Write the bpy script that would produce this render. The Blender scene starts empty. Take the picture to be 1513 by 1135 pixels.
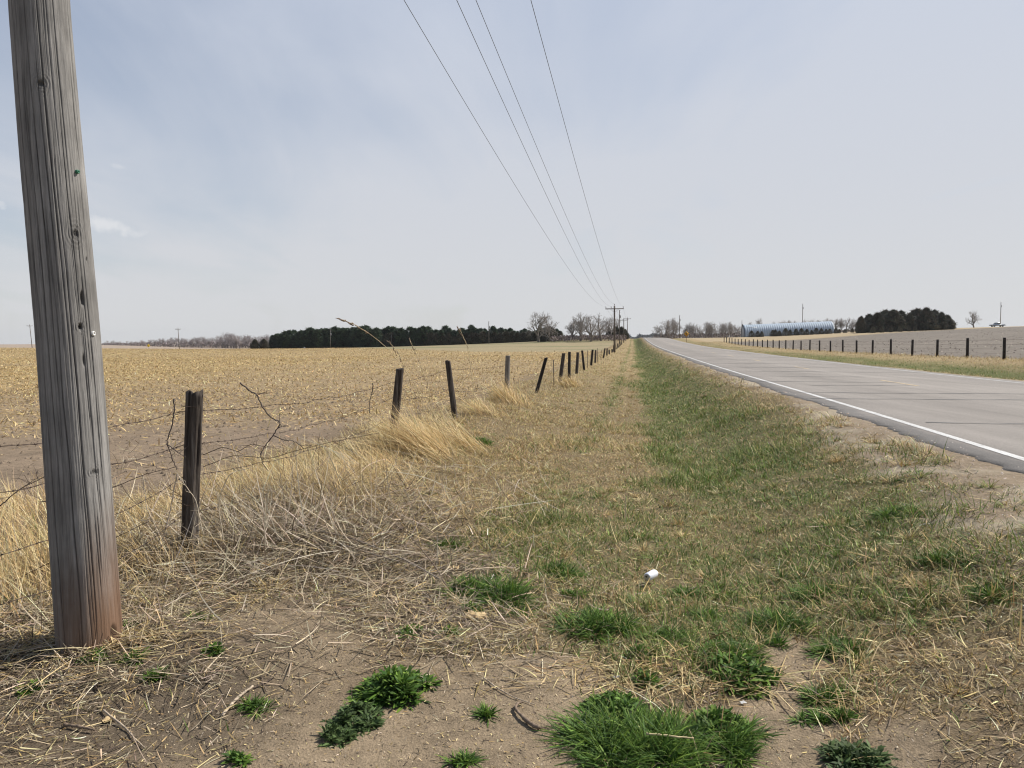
import bpy, math, numpy as np
from mathutils import Vector
rng = np.random.default_rng(7)
PI = math.pi
C = bpy.context.scene.collection
FPX, CX, CY = 1120.0, 756.5, 567.5
PITCH = math.radians(3.55); ROLL = math.radians(0.6); EYE = 1.6
SL = 0.16                                   # the road runs along x = u + SL*y
# ------------------------------------------------------------------ surveying helpers
def W(px, py, Y):
    """point seen at photo position (px,py) at forward distance Y"""
    a0 = (px-CX)/FPX; b0 = -(py-CY)/FPX
    a = a0*math.cos(ROLL)+b0*math.sin(ROLL)
    b = -a0*math.sin(ROLL)+b0*math.cos(ROLL)
    fy = math.cos(PITCH)+math.sin(PITCH)*b; fz = math.cos(PITCH)*b-math.sin(PITCH)
    t = Y/fy
    return np.array([a*t, Y, EYE+fz*t])
def project(x, y, z):
    z = z-EYE
    d = y*math.cos(PITCH)-z*math.sin(PITCH); up = y*math.sin(PITCH)+z*math.cos(PITCH)
    d = np.maximum(d, .1)
    a = x/d; b = up/d
    a2 = a*math.cos(ROLL)-b*math.sin(ROLL); b2 = a*math.sin(ROLL)+b*math.cos(ROLL)
    return CX+FPX*a2, CY-FPX*b2
# ------------------------------------------------------------------ noise
def _h(i, j, s):
    n = (i.astype(np.int64)*374761393+j.astype(np.int64)*668265263+s*974634777) & 0x7fffffff
    n = ((n ^ (n >> 13))*1274126177) & 0x7fffffff
    return ((n ^ (n >> 16)) & 0xffff)/65535.0
def vn(x, y, s=0):
    xi = np.floor(x); yi = np.floor(y); fx = x-xi; fy = y-yi
    fx = fx*fx*(3-2*fx); fy = fy*fy*(3-2*fy)
    a = _h(xi, yi, s); b = _h(xi+1, yi, s); c = _h(xi, yi+1, s); d = _h(xi+1, yi+1, s)
    return (a*(1-fx)+b*fx)*(1-fy)+(c*(1-fx)+d*fx)*fy
def fbm(x, y, sc=1.0, o=3, s=0):
    t = 0; a = 1; n = 0
    for k in range(o):
        t = t+a*vn(x/sc*2**k+17.3*k, y/sc*2**k-9.1*k, s+k); n += a; a *= .5
    return t/n
def ss(a, b, x):
    t = np.clip((x-a)/(b-a), 0, 1); return t*t*(3-2*t)
# ------------------------------------------------------------------ terrain
cp = []
def cpz(x, y, z): cp.append((x, y, z))
def cpp(px, py, Y): p = W(px, py, Y); cp.append(tuple(p))
for v, z in ((2, 0), (8, -.03), (14, -.1), (25, -.27), (38, -.42), (50, -.55), (80, -.72), (115, -.86), (170, -.9), (235, -.75), (290, .9)):
    cpz(-4+SL*v, v, z)
for v, z in ((42.9, .08), (57.5, -.1), (81, -.32), (100, -.42), (117, -.46), (140, -.5), (160, -.4), (175, -.05), (20, .22), (8, .25)):
    cpz(21.5+SL*v, v, z)
for p in ((-8, 8, -.05), (-20, 25, -.2), (-35, 55, -.35), (-60, 110, -.6), (-20, 60, -.5), (-30, 110, -.75),
          (-12, 15, -.12), (-90, 60, -.3), (60, 60, .35), (80, 60, .5), (90, 110, 1.0), (60, 110, .2), (40, 30, .3)):
    cpz(*p)
for p in ((20, 514, 300), (230, 515.5, 300), (400, 515.5, 300), (600, 512, 290), (700, 521, 118), (760, 507, 262), (870, 503.5, 250),
          (905, 503, 245), (800, 520.5, 122), (520, 514.5, 200), (60, 508.8, 600), (160, 510, 600), (260, 513.5, 620), (390, 514.5, 640),
          (1480, 483, 315), (1400, 486.5, 285), (1265, 492, 275), (1230, 493.6, 290), (1100, 498.3, 320), (1513, 482, 315),
          (1000, 500, 290), (1040, 499.3, 320), (1300, 505, 140), (1400, 505, 130), (1180, 508, 190), (1640, 480, 300)):
    cpp(*p)
for a in (-80, -60, -45, -30, -15, 0, 5, 15, 25, 35, 50, 80):
    for r, z in ((560, -1.5 if a < 0 else (-2.6 if a < 18 else 2.6)), (900, -3.), (1600, -6.), (3500, -16.), (7000, -40.)):
        if a < -12 and r < 700: continue
        cpz(r*math.sin(math.radians(a)), r*math.cos(math.radians(a)), z)
cp = np.array(cp)
def ab(x, y):
    r = np.hypot(x, y); a = np.arctan2(x, y); a = np.clip(a, -1.5, 1.5)
    return np.stack([a*2.2, np.log(r+10)], -1)
P = ab(cp[:, 0], cp[:, 1]); Zc = cp[:, 2]
def ker(r): return np.where(r > 1e-9, r*r*np.log(np.maximum(r, 1e-9)), 0)
n_ = len(P); K = ker(np.linalg.norm(P[:, None]-P[None], axis=-1))+np.eye(n_)*2e-3
Q = np.hstack([np.ones((n_, 1)), P]); A_ = np.block([[K, Q], [Q.T, np.zeros((3, 3))]])
wt = np.linalg.solve(A_, np.concatenate([Zc, np.zeros(3)]))
def tps(x, y):
    q = ab(x, y); out = np.empty(len(x))
    for i in range(0, len(x), 50000):
        s = q[i:i+50000]
        out[i:i+50000] = ker(np.linalg.norm(s[:, None]-P[None], axis=-1)) @ wt[:n_]+wt[n_]+s @ wt[n_+1:]
    return out
_v = np.linspace(-100, 8000, 16201)
def smooth_curve(pts, k):
    a = np.interp(_v, [p[0] for p in pts], [p[1] for p in pts]); w = np.hanning(k); w /= w.sum()
    return np.convolve(np.pad(a, k//2, mode='edge'), w, 'same')[k//2:-(k//2)][:len(_v)]
ZR = smooth_curve([(-100, .3), (0, .38), (7, .36), (14, .33), (27, .21), (40, .13), (65, .02), (106, -.1), (140, -.06), (184, .2), (230, .62), (258, .86), (285, .86), (330, .5), (450, -.75), (700, -4), (1500, -8), (8000, -45)], 41)
ZF = smooth_curve([(-100, 0), (6, 0), (14, -.12), (25, -.3), (38, -.45), (50, -.6), (80, -.76), (115, -.88), (170, -1.0), (225, -.8), (262, .3), (290, .7), (330, .45), (450, -.9), (700, -4.5), (1500, -8), (8000, -45)], 31)
def zroad(u, v): return np.interp(v, _v, ZR)-.018*(u-3.8)
def terrain(x, y, micro=True):
    x = np.atleast_1d(np.asarray(x, float)); y = np.atleast_1d(np.asarray(y, float))
    u = x-SL*y; v = y
    zl = np.interp(v, _v, ZF); zr = zroad(np.clip(u, 3.2, 11.8), v)
    t = tps(x, y)
    nearr = ss(9, 5, np.hypot(x, y)); t = t*(1-nearr)
    dd = .06+.18*ss(6, 16, v)
    prof = np.where(u < -1.9, zl-dd*.25*ss(-4, -1.9, u), 0)
    m = (u >= -1.9) & (u < .6); prof = np.where(m, zl-dd*(.25+.75*np.sin(np.clip((u+1.9)/2.5, 0, 1)*PI/2)), prof)
    m = (u >= .6) & (u < 3.15); k = ss(.6, 3.15, u); prof = np.where(m, (zl-dd)*(1-k)+(zr-.004)*k, prof)
    m = (u >= 3.15) & (u < 11.9); prof = np.where(m, zr-.004-.046*ss(3.32, 3.9, u), prof)
    m = (u >= 11.9) & (u < 14.5); k = ss(11.9, 14.5, u); prof = np.where(m, zr-.05-.42*k, prof)
    m = u >= 14.5; prof = np.where(m, zr-.47+.2*ss(14.5, 20, u), prof)
    wL = ss(-14, -4, u); wR = ss(21, 14.5, u); w = np.minimum(wL, wR)
    z = t*(1-w)+prof*w
    if micro:
        off = 1-((u > 3.0) & (u < 12))*1.0
        off = off*np.clip(1.2-np.hypot(x, y)/400, 0, 1)
        z = z+off*(.05*(fbm(x, y, 1.3, 3, 5)-.5)+.10*(fbm(x, y, 6., 2, 9)-.5)*ss(4, 12, np.hypot(x, y)))
        near = off*ss(16, 5, np.hypot(x, y)); z = z+near*(.018*(fbm(x, y, .12, 3, 31)-.5)+.05*(fbm(x, y, .42, 2, 35)-.5))
        # drifted litter mound along the fence
        z = z+.24*np.exp(-((u+3.0)/.8)**2)*ss(5.9, 8.2, v)*ss(30, 14, v)*(.5+.9*fbm(x, y, 1.3, 2, 77))+.04*np.exp(-(((x+1.75)/.8)**2+((y-6.1)/.8)**2))
        # a low sandy hump by the big pole
        z = z+.07*np.exp(-(((x+1.35)/.8)**2+((y-4.0)/.6)**2))
    return z
def tz(x, y, micro=True): return float(terrain([x], [y], micro)[0])
def ground_at(px, py):
    """where the sight line through a photo position meets the ground"""
    lo, hi = 1.5, 900.
    f = lambda Y: (lambda p: p[2]-tz(p[0], p[1]))(W(px, py, Y))
    Y = lo
    while Y < hi and f(Y) > 0: Y *= 1.02
    a, b = Y/1.02, Y
    for _ in range(18):
        m = (a+b)/2
        if f(m) > 0: a = m
        else: b = m
    p = W(px, py, b); return np.array([p[0], p[1], tz(p[0], p[1])])
# ------------------------------------------------------------------ object helpers
def tag(o, label=None, cat=None, group=None, kind=None):
    if label: o['label'] = label
    if cat: o['category'] = cat
    if group: o['group'] = group
    if kind: o['kind'] = kind
    return o
def mesh_np(name, V, quads=None, tris=None, mat=None, parent=None, col=None, smooth=False):
    me = bpy.data.meshes.new(name)
    V = np.asarray(V, np.float32); parts = []; sizes = []
    if quads is not None and len(quads): parts.append(np.asarray(quads).reshape(-1)); sizes.append(np.full(len(quads), 4))
    if tris is not None and len(tris): parts.append(np.asarray(tris).reshape(-1)); sizes.append(np.full(len(tris), 3))
    idx = np.concatenate(parts).astype(np.int32); sz = np.concatenate(sizes)
    st = np.concatenate([[0], np.cumsum(sz)[:-1]]).astype(np.int32)
    me.vertices.add(len(V)); me.vertices.foreach_set('co', V.reshape(-1))
    me.loops.add(len(idx)); me.loops.foreach_set('vertex_index', idx)
    me.polygons.add(len(sz)); me.polygons.foreach_set('loop_start', st)
    if smooth: me.polygons.foreach_set('use_smooth', np.ones(len(sz), bool))
    me.update(calc_edges=True)
    if col is not None:
        at = me.color_attributes.new('Col', 'FLOAT_COLOR', 'POINT')
        c4 = np.ones((len(V), 4), np.float32); c4[:, :3] = col; at.data.foreach_set('color', c4.reshape(-1))
    o = bpy.data.objects.new(name, me); C.objects.link(o)
    if mat: me.materials.append(mat)
    if parent: o.parent = parent
    return o
class MB:
    def __init__(s): s.v = []; s.q = []; s.t = []; s.c = []; s.n = 0
    def add(s, V, q=None, t=None, col=None):
        V = np.asarray(V, float)
        if q is not None and len(q): s.q.append(np.asarray(q)+s.n)
        if t is not None and len(t): s.t.append(np.asarray(t)+s.n)
        s.v.append(V); s.n += len(V)
        s.c.append(np.tile(np.array(col if col is not None else (1, 1, 1), float), (len(V), 1)) if col is None or np.ndim(col) == 1 else col)
        return s
    def box(s, c, size, rz=0, ry=0, col=None, taper=1.0, bev=0):
        x, y, z = np.array(size)/2; V = []
        for k, sz in ((-1, 1), (1, taper)):
            for a, b in ((-1, -1), (1, -1), (1, 1), (-1, 1)): V.append((a*x*sz, b*y*sz, k*z))
        V = np.array(V)
        if ry: V = np.stack([V[:, 0]*math.cos(ry)+V[:, 2]*math.sin(ry), V[:, 1], -V[:, 0]*math.sin(ry)+V[:, 2]*math.cos(ry)], -1)
        if rz: V = np.stack([V[:, 0]*math.cos(rz)-V[:, 1]*math.sin(rz), V[:, 0]*math.sin(rz)+V[:, 1]*math.cos(rz), V[:, 2]], -1)
        V = V+np.array(c)
        return s.add(V, [(0, 3, 2, 1), (4, 5, 6, 7), (0, 1, 5, 4), (1, 2, 6, 5), (2, 3, 7, 6), (3, 0, 4, 7)], col=col)
    def tube(s, pts, rad, sides=8, col=None, cap=True):
        pts = np.asarray(pts, float); n = len(pts); rad = np.broadcast_to(np.asarray(rad, float), (n,))
        T = np.gradient(pts, axis=0); T /= np.linalg.norm(T, axis=1)[:, None]+1e-12
        ref = np.array([0, 0, 1.]) if abs(T[:, 2]).mean() < .8 else np.array([1., 0, 0])
        A = np.cross(T, ref); A /= np.linalg.norm(A, axis=1)[:, None]+1e-12; B = np.cross(T, A)
        th = np.arange(sides)/sides*2*PI
        V = pts[:, None]+rad[:, None, None]*(A[:, None]*np.cos(th)[None, :, None]+B[:, None]*np.sin(th)[None, :, None])
        V = V.reshape(-1, 3); i = np.arange(n-1)[:, None]*sides; j = np.arange(sides)[None]; j2 = (j+1) % sides
        q = np.stack([i+j, i+j2, i+sides+j2, i+sides+j], -1).reshape(-1, 4); t = None
        if cap:
            V = np.vstack([V, pts[0], pts[-1]]); c0 = n*sides; j = np.arange(sides); j2 = (j+1) % sides
            t = np.vstack([np.stack([j2, j, np.full(sides, c0)], -1), np.stack([(n-1)*sides+j, (n-1)*sides+j2, np.full(sides, c0+1)], -1)])
        return s.add(V, q, t, col=col)
    def build(s, name, mat, parent=None, smooth=False, usecol=True):
        return mesh_np(name, np.vstack(s.v), np.vstack(s.q) if s.q else None, np.vstack(s.t) if s.t else None, mat, parent, np.vstack(s.c) if usecol else None, smooth)
def empty(name, loc, rz=0):
    o = bpy.data.objects.new(name, None); o.location = loc; o.rotation_euler = (0, 0, rz); o.empty_display_size = .3; C.objects.link(o); return o
def copy_tree(o, parent=None):
    c = o.copy(); C.objects.link(c)
    if parent: c.parent = parent
    for ch in list(o.children): copy_tree(ch, c)
    return c
# ------------------------------------------------------------------ materials
def newmat(name):
    m = bpy.data.materials.new(name); m.use_nodes = True; nt = m.node_tree; nt.nodes.clear()
    out = nt.nodes.new('ShaderNodeOutputMaterial'); return m, nt, out
class N:
    def __init__(s, nt): s.nt = nt
    def __call__(s, typ, ins=None, **kw):
        n = s.nt.nodes.new(typ)
        for k, v in kw.items(): setattr(n, k, v)
        for k, v in (ins or {}).items():
            i = n.inputs[k]
            if isinstance(v, bpy.types.NodeSocket): s.nt.links.new(v, i)
            else: i.default_value = v
        return n
    def noise(s, vec, scale, detail=4, rough=.55): return s('ShaderNodeTexNoise', {'Vector': vec, 'Scale': scale, 'Detail': detail, 'Roughness': rough}).outputs['Fac']
    def ramp(s, fac, stops):
        r = s('ShaderNodeValToRGB', {'Fac': fac}); e = r.color_ramp.elements
        while len(e) < len(stops): e.new(.5)
        for k, (p, c) in enumerate(stops):
            e[k].position = p; e[k].color = (c, c, c, 1) if not hasattr(c, '__len__') else (*c, 1)
        return r.outputs['Color']
    def mix(s, f, a, b, mode='MIX'):
        n = s('ShaderNodeMix', data_type='RGBA', blend_type=mode)
        for i, v in ((0, f), (6, a), (7, b)):
            if isinstance(v, bpy.types.NodeSocket): s.nt.links.new(v, n.inputs[i])
            else: n.inputs[i].default_value = v if i == 0 else ((*v, 1) if len(v) == 3 else v)
        return n.outputs[2]
    def math(s, op, a, b=0.0):
        n = s('ShaderNodeMath', operation=op)
        for i, v in ((0, a), (1, b)):
            if isinstance(v, bpy.types.NodeSocket): s.nt.links.new(v, n.inputs[i])
            else: n.inputs[i].default_value = v
        return n.outputs[0]
def leafmat(name, trans=.3, rough=.7, spec=.25):
    m, nt, out = newmat(name); g = N(nt)
    c = g('ShaderNodeVertexColor', layer_name='Col').outputs[0]
    p = g('ShaderNodeBsdfPrincipled', {'Base Color': c, 'Roughness': rough, 'Specular IOR Level': spec})
    t = g('ShaderNodeBsdfTranslucent', {'Color': c})
    mx = g('ShaderNodeMixShader', {0: trans, 1: p.outputs[0], 2: t.outputs[0]})
    nt.links.new(mx.outputs[0], out.inputs[0]); return m
def simple(name, colr, rough=.7, metal=0, nsc=6., namt=.25, bump=.0, stretch=(1, 1, 1), usecol=False, spec=.4):
    m, nt, out = newmat(name); g = N(nt)
    tc = g('ShaderNodeTexCoord').outputs['Object']; mp = g('ShaderNodeMapping', {'Vector': tc, 'Scale': stretch}).outputs[0]
    n = g.noise(mp, nsc, 5)
    base = (*colr, 1) if not usecol else g('ShaderNodeVertexColor', layer_name='Col').outputs[0]
    dark = tuple(c*(1-namt) for c in colr); lite = tuple(min(1, c*(1+namt)) for c in colr)
    cc = g.ramp(n, [(.3, dark), (.7, lite)]) if not usecol else g.mix(1, base, g.ramp(n, [(.3, 1-namt), (.7, 1+namt*.4)]), 'MULTIPLY')
    p = g('ShaderNodeBsdfPrincipled', {'Base Color': cc, 'Roughness': rough, 'Metallic': metal, 'Specular IOR Level': spec})
    if bump: p_b = g('ShaderNodeBump', {'Height': n, 'Strength': .6, 'Distance': bump}); nt.links.new(p_b.outputs[0], p.inputs['Normal'])
    nt.links.new(p.outputs[0], out.inputs[0]); return m
# ------------------------------------------------------------------ ground cover map
def pxell(px, py, cx, cy, rx, ry, soft=.5):
    d = np.sqrt(((px-cx)/rx)**2+((py-cy)/ry)**2); return ss(1+soft, 1-soft*.6, d)
def zones(x, y):
    u = x-SL*y; v = y; r = np.hypot(x, y)
    px, py = project(x, y, 0*x); py = np.where(y < 1.5, 3000, py)
    n1 = fbm(x, y, 1.1, 3, 3); n2 = fbm(x, y, .28, 3, 13); n3 = fbm(x, y, 5., 3, 23)
    Z = {}
    fe = u+.9*(n1-.5)
    Z['field'] = ss(-4.9, -5.9, fe)
    past = ss(0, 14, y-(118+np.maximum(0, -6-x)*2.3)+8*(n3-.5))
    yfar = ss(302, 306, y)
    Z['pasture'] = Z['field']*np.maximum(past, yfar)
    Z['plow'] = ss(21.2, 21.9, u+.5*(n1-.5))*ss(212, 200, v-(x-50)*.55)
    soil = np.zeros_like(x)
    for e in ((410, 965, 120, 70), (300, 1060, 130, 60), (520, 1100, 260, 70), (770, 1070, 110, 90), (800, 985, 90, 26), (1150, 1060, 70, 85), (1175, 965, 55, 32), (640, 1000, 60, 26), (1330, 1105, 50, 40)):
        soil = np.maximum(soil, pxell(px, py, *e))
    soil = np.where(py > 1180, .6, soil)
    soil = np.clip(soil*1.3-.5*(n2-.3), 0, 1)*(y < 7)
    Z['soil'] = soil
    # grey litter of dead weeds before the fence
    lit = np.maximum(pxell(px, py, 500, 790, 170, 75), pxell(px, py, 120, 1010, 260, 110))
    lit = np.maximum(lit, pxell(px, py, 640, 880, 130, 75)); lit = np.maximum(lit, pxell(px, py, 260, 850, 140, 60))
    Z['litter'] = np.clip(lit*1.2, 0, 1)*(y < 14)*(1-Z['field'])
    nA = fbm(u, v*.16, .55, 3, 33)
    g = ss(-.25, .75, u+.6*(nA-.5)+.9*(n1-.5))*ss(3.1, 2.1, u+.6*(nA-.5))*ss(4, 8, v)
    gn = ss(-1.9, -.2, u+1.2*(n1-.5))*ss(11, 7, v)*ss(3.3, 2.7, u+.5*(n1-.5))*ss(3.2, 4.2, v)
    g2 = ss(12.2, 14, u)*ss(19.5, 16.5, u)*(.4+.6*ss(130, 30, v))
    green = np.maximum(np.maximum(g*(.95-.25*ss(1.6, 2.6, u)), gn*(.62+.33*ss(-.1, 1.3, u)*ss(4.2, 5.5, v))), g2*.95)
    trk = np.exp(-((u+.75)/.28)**2)*ss(9, 15, v)*.5
    green = np.maximum(green, trk)
    pa = .25+.6*ss(14, 6, v); green = np.clip(green+((n2-.5)*1.0*(.3+.7*pa)+(n1-.5)*1.2*pa+(nA-.5)*1.1*(1-pa))*(green > .05)-.03, 0, 1)
    Z['green'] = green*(1-soil)
    gs = 1.95+.8*ss(5, 18, v); Z['grav'] = ss(gs, gs+.6, u+.9*(n1-.5)+.45*(n2-.5))*ss(3.9, 3.6, u)+ss(11.2, 11.5, u)*ss(12.7, 12.2, u)
    grass = ss(-5.4, -4.4, fe)*ss(3.25, 2.5, u+.8*(n1-.5)+.4*(n2-.5))*(1-soil)
    grass = np.maximum(grass, ss(12.0, 12.6, u)*ss(21.8, 21.2, u))
    Z['grass'] = grass*(1-.85*Z['litter'])*ss(3.0, 4.6, v+ (px-756)/900.)
    Z['gold'] = ss(-5.6, -4.6, u+.4*(n1-.5))*ss(-2.2, -3.0, u+.5*(n1-.5))
    Z['n1'] = n1; Z['n2'] = n2; Z['n3'] = n3; Z['u'] = u; Z['px'] = px; Z['py'] = py
    return Z
SOIL = np.array((.195, .146, .094)); SAND = np.array((.275, .212, .140)); TAN = np.array((.43, .325, .175)); GREEN = np.array((.10, .13, .032))
FSOIL = np.array((.225, .170, .118)); CORN = np.array((.42, .31, .15)); PLOW = np.array((.185, .16, .132)); GRAV = np.array((.34, .285, .205)); LITT_SHADE = np.array((.10, .078, .055))
def lerp(a, b, t): return a*(1-t[:, None])+b*t[:, None]
def groundcol(x, y):
    Z = zones(x, y); c = np.tile(SOIL*.95, (len(x), 1)); r = np.hypot(x, y)
    far = ss(10, 60, r)
    c = lerp(c, SAND, Z['soil']*(.5+.5*Z['n1'])*.9)
    c = lerp(c, LITT_SHADE, Z['litter']*.8)  # ground under the litter painted dark, as shade in gaps between stems
    gc = lerp(np.tile(TAN*.42, (len(x), 1))*(1+.8*far)[:, None], GREEN*.85, Z['green']*.9)  # near ground under the grass coloured darker to imitate shade among the blades
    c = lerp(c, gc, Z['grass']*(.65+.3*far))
    gv = lerp(np.tile(GRAV, (len(x), 1)), np.array((.24, .18, .12)), .75*ss(.50, .64, fbm(x, y, .7, 3, 101)))
    c = lerp(c, gv, np.clip(Z['grav'], 0, 1))
    stub = ss(12, 21, r+11*(Z['n3']-.5))
    fc = lerp(np.tile(FSOIL, (len(x), 1)), CORN*.9, stub*(.35+.45*far)*(.7+.6*Z['n1']).clip(0, 1))
    # washed brown stretch in the middle of the stubble
    fc = lerp(fc, FSOIL*1.05, .3*ss(.58, .7, fbm(x, y*.25, 14, 3, 41))*(r < 130))
    fc = lerp(fc, np.array((.16, .13, .10)), .75*np.exp(-(((x+52)/16)**2+((y-205)/7)**2)))
    pc = lerp(np.tile(np.array((.30, .245, .145)), (len(x), 1)), np.array((.17, .175, .085)), ss(.45, .65, fbm(x, y*3, 40, 3, 51))*.7)
    hill = ss(306, 320, y); pc = lerp(pc, np.array((.34, .27, .21)), hill)
    pc = lerp(pc, np.array((.45, .38, .31)), ss(303, 305, y)*ss(311, 309, y))
    fc = lerp(fc, pc, Z['pasture'])
    c = lerp(c, fc, Z['field'])
    far_r = ss(21.2, 21.9, Z['u'])*(1-Z['plow']); c = lerp(c, np.array((.37, .29, .18)), far_r)
    pl = PLOW*(.9+.25*fbm(x, y, 9, 3, 61))[:, None]
    c = lerp(c, pl, Z['plow']); c = lerp(c, np.array((.12, .10, .085)), Z['plow']*.6*np.exp(-((y-(138-.25*(x-60)+8*np.sin(x/25)))/1.2)**2)*(x > 60))
    return c, Z
# ------------------------------------------------------------------ ground sheet
def build_ground():
    nu, nv = 640, 700
    su = np.linspace(-1, 1, nu); ku = math.asinh(6000/1.6); U = 1.6*np.sinh(ku*su)
    sv = np.linspace(-.86, 1, nv); kv = math.asinh(6000/2.0); V = 4.2+2.0*np.sinh(kv*sv)
    uu, vv = np.meshgrid(U, V); uu = uu.ravel(); vv = vv.ravel()
    x = uu+SL*vv; y = vv
    z = np.concatenate([terrain(x[i:i+100000], y[i:i+100000]) for i in range(0, len(x), 100000)])
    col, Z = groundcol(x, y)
    i = np.arange(nv-1)[:, None]*nu+np.arange(nu-1)[None]; i = i.ravel()
    q = np.stack([i, i+1, i+nu+1, i+nu], -1)
    m, nt, out = newmat('earth'); g = N(nt)
    pos = g('ShaderNodeNewGeometry').outputs['Position']; c = g('ShaderNodeVertexColor', layer_name='Col').outputs[0]
    a = g.noise(pos, 90, 3, .7); b = g.noise(pos, 9, 4, .6); d = g.noise(pos, .9, 4, .6)
    c1 = g.mix(1, c, g.ramp(a, [(.3, .72), (.5, 1.0), (.72, 1.3)]), 'MULTIPLY')
    c2 = g.mix(1, c1, g.ramp(b, [(.3, .78), (.7, 1.2)]), 'MULTIPLY')
    c3 = g.mix(1, c2, g.ramp(d, [(.3, .86), (.7, 1.12)]), 'MULTIPLY')
    vo = g('ShaderNodeTexVoronoi', {'Vector': pos, 'Scale': 160.}).outputs['Distance']
    h = g.math('ADD', g.math('MULTIPLY', a, .6), g.math('MULTIPLY', b, 1.2))
    bp = g('ShaderNodeBump', {'Height': h, 'Strength': .7, 'Distance': .02})
    p = g('ShaderNodeBsdfPrincipled', {'Base Color': c3, 'Roughness': .95, 'Specular IOR Level': .1, 'Normal': bp.outputs[0]})
    nt.links.new(p.outputs[0], out.inputs[0])
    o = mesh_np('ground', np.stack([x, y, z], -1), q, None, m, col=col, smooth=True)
    tag(o, kind='structure')
build_ground()
# ------------------------------------------------------------------ blades
def blades(pos, az, el, length, width, droop, prof, col, coljit=.18, tipc=None):
    """ribbon per blade: prof = half-width factors along it (the last is the tip)"""
    n = len(pos); k = len(prof)-1
    d = np.stack([np.cos(az)*np.cos(el), np.sin(az)*np.cos(el), np.sin(el)], -1)
    sa = az+PI/2+rng.normal(0, .5, n); side = np.stack([np.cos(sa), np.sin(sa), rng.normal(0, .25, n)], -1)
    side -= d*np.sum(side*d, 1)[:, None]; side /= np.linalg.norm(side, axis=1)[:, None]+1e-9
    bend = np.stack([np.cos(az), np.sin(az), -np.ones(n)*.9], -1)
    V = np.empty((n, 2*k+1, 3)); 
    for i in range(k+1):
        t = i/k; c = pos+d*(length*t)[:, None]+bend*(length*droop*t*t)[:, None]
        if i < k:
            w = (width*prof[i]*.5)[:, None]*side; V[:, 2*i] = c-w; V[:, 2*i+1] = c+w
        else: V[:, 2*k] = c
    b = np.arange(n)[:, None, None]*(2*k+1)
    q = (b+np.array([[2*i, 2*i+1, 2*i+3, 2*i+2] for i in range(k-1)])[None]).reshape(-1, 4) if k > 1 else None
    t = (b+np.array([[2*k-2, 2*k-1, 2*k]])[None]).reshape(-1, 3)
    cj = col*np.exp(rng.normal(-.03, coljit*1.5, (n, 1)))*(1+rng.normal(0, coljit*.2, (n, 3)))
    cc = np.repeat(np.clip(cj, .01, .9)[:, None], 2*k+1, 1)
    return V.reshape(-1, 3), q, t, cc.reshape(-1, 3)
def to_mb(mb, args): mb.add(args[0], args[1], args[2], col=args[3])
def sample_ring(y0, y1, dens, umin=None, umax=None, wid=.76, extra=.8):
    """uniform points in the viewed wedge between two distances, optionally limited across the road direction"""
    area = 0; w = lambda y: 2*(wid*y+extra)
    n = int(dens*(w(y0)+w(y1))/2*(y1-y0))
    if umin is not None:
        f = 0
        yy = rng.uniform(y0, y1, 4000); lo = np.maximum(umin+SL*yy, -wid*yy-extra); hi = np.minimum(umax+SL*yy, wid*yy+extra)
        L = np.maximum(hi-lo, 0); n = int(dens*L.mean()*(y1-y0))
        y = rng.uniform(y0, y1, int(n*1.0)*2+10); lo = np.maximum(umin+SL*y, -wid*y-extra); hi = np.minimum(umax+SL*y, wid*y+extra)
        L = np.maximum(hi-lo, 0); keep = rng.uniform(0, L.max(), len(y)) < L
        y = y[keep]; lo = lo[keep]; hi = hi[keep]
        if len(y) > n: y, lo, hi = y[:n], lo[:n], hi[:n]
        x = rng.uniform(lo, hi); return x, y
    y = rng.uniform(y0, y1, n*2); keep = rng.uniform(0, w(y1), len(y)) < w(y); y = y[keep][:n]
    x = rng.uniform(-1, 1, len(y))*(wid*y+extra); return x, y
M_GRASS = leafmat('grass_blade', .2, .6, .3); M_DRY = leafmat('dry_blade', .12, .7, .25); M_GOLD = leafmat('golden_blade', .22, .55, .35)
M_LEAF = leafmat('weed_leaf', .22, .6, .2)
cGREEN = np.array([(.105, .175, .026), (.145, .215, .038), (.065, .115, .020), (.26, .29, .085)])
cTAN = np.array([(.52, .40, .22), (.44, .32, .16), (.66, .54, .33), (.27, .19, .10), (.50, .41, .26)])
cGOLD = np.array([(.64, .50, .27), (.54, .40, .20), (.74, .62, .39), (.36, .25, .13)])
cGREY = np.array([(.36, .30, .225), (.58, .50, .385), (.22, .175, .125), (.12, .09, .065), (.44, .36, .25)])
cCORN = np.array([(.52, .395, .215), (.44, .325, .17), (.66, .53, .33), (.30, .215, .12)])
cTAN = cTAN*[1.0, .97, .82]; cGOLD = cGOLD*[1.02, .98, .87]; cCORN = cCORN*[1.03, .97, .80]; cGREY = cGREY*[.97, .94, .86]
def pick(P_, n, p=None): return P_[rng.choice(len(P_), n, p=p)]
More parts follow.
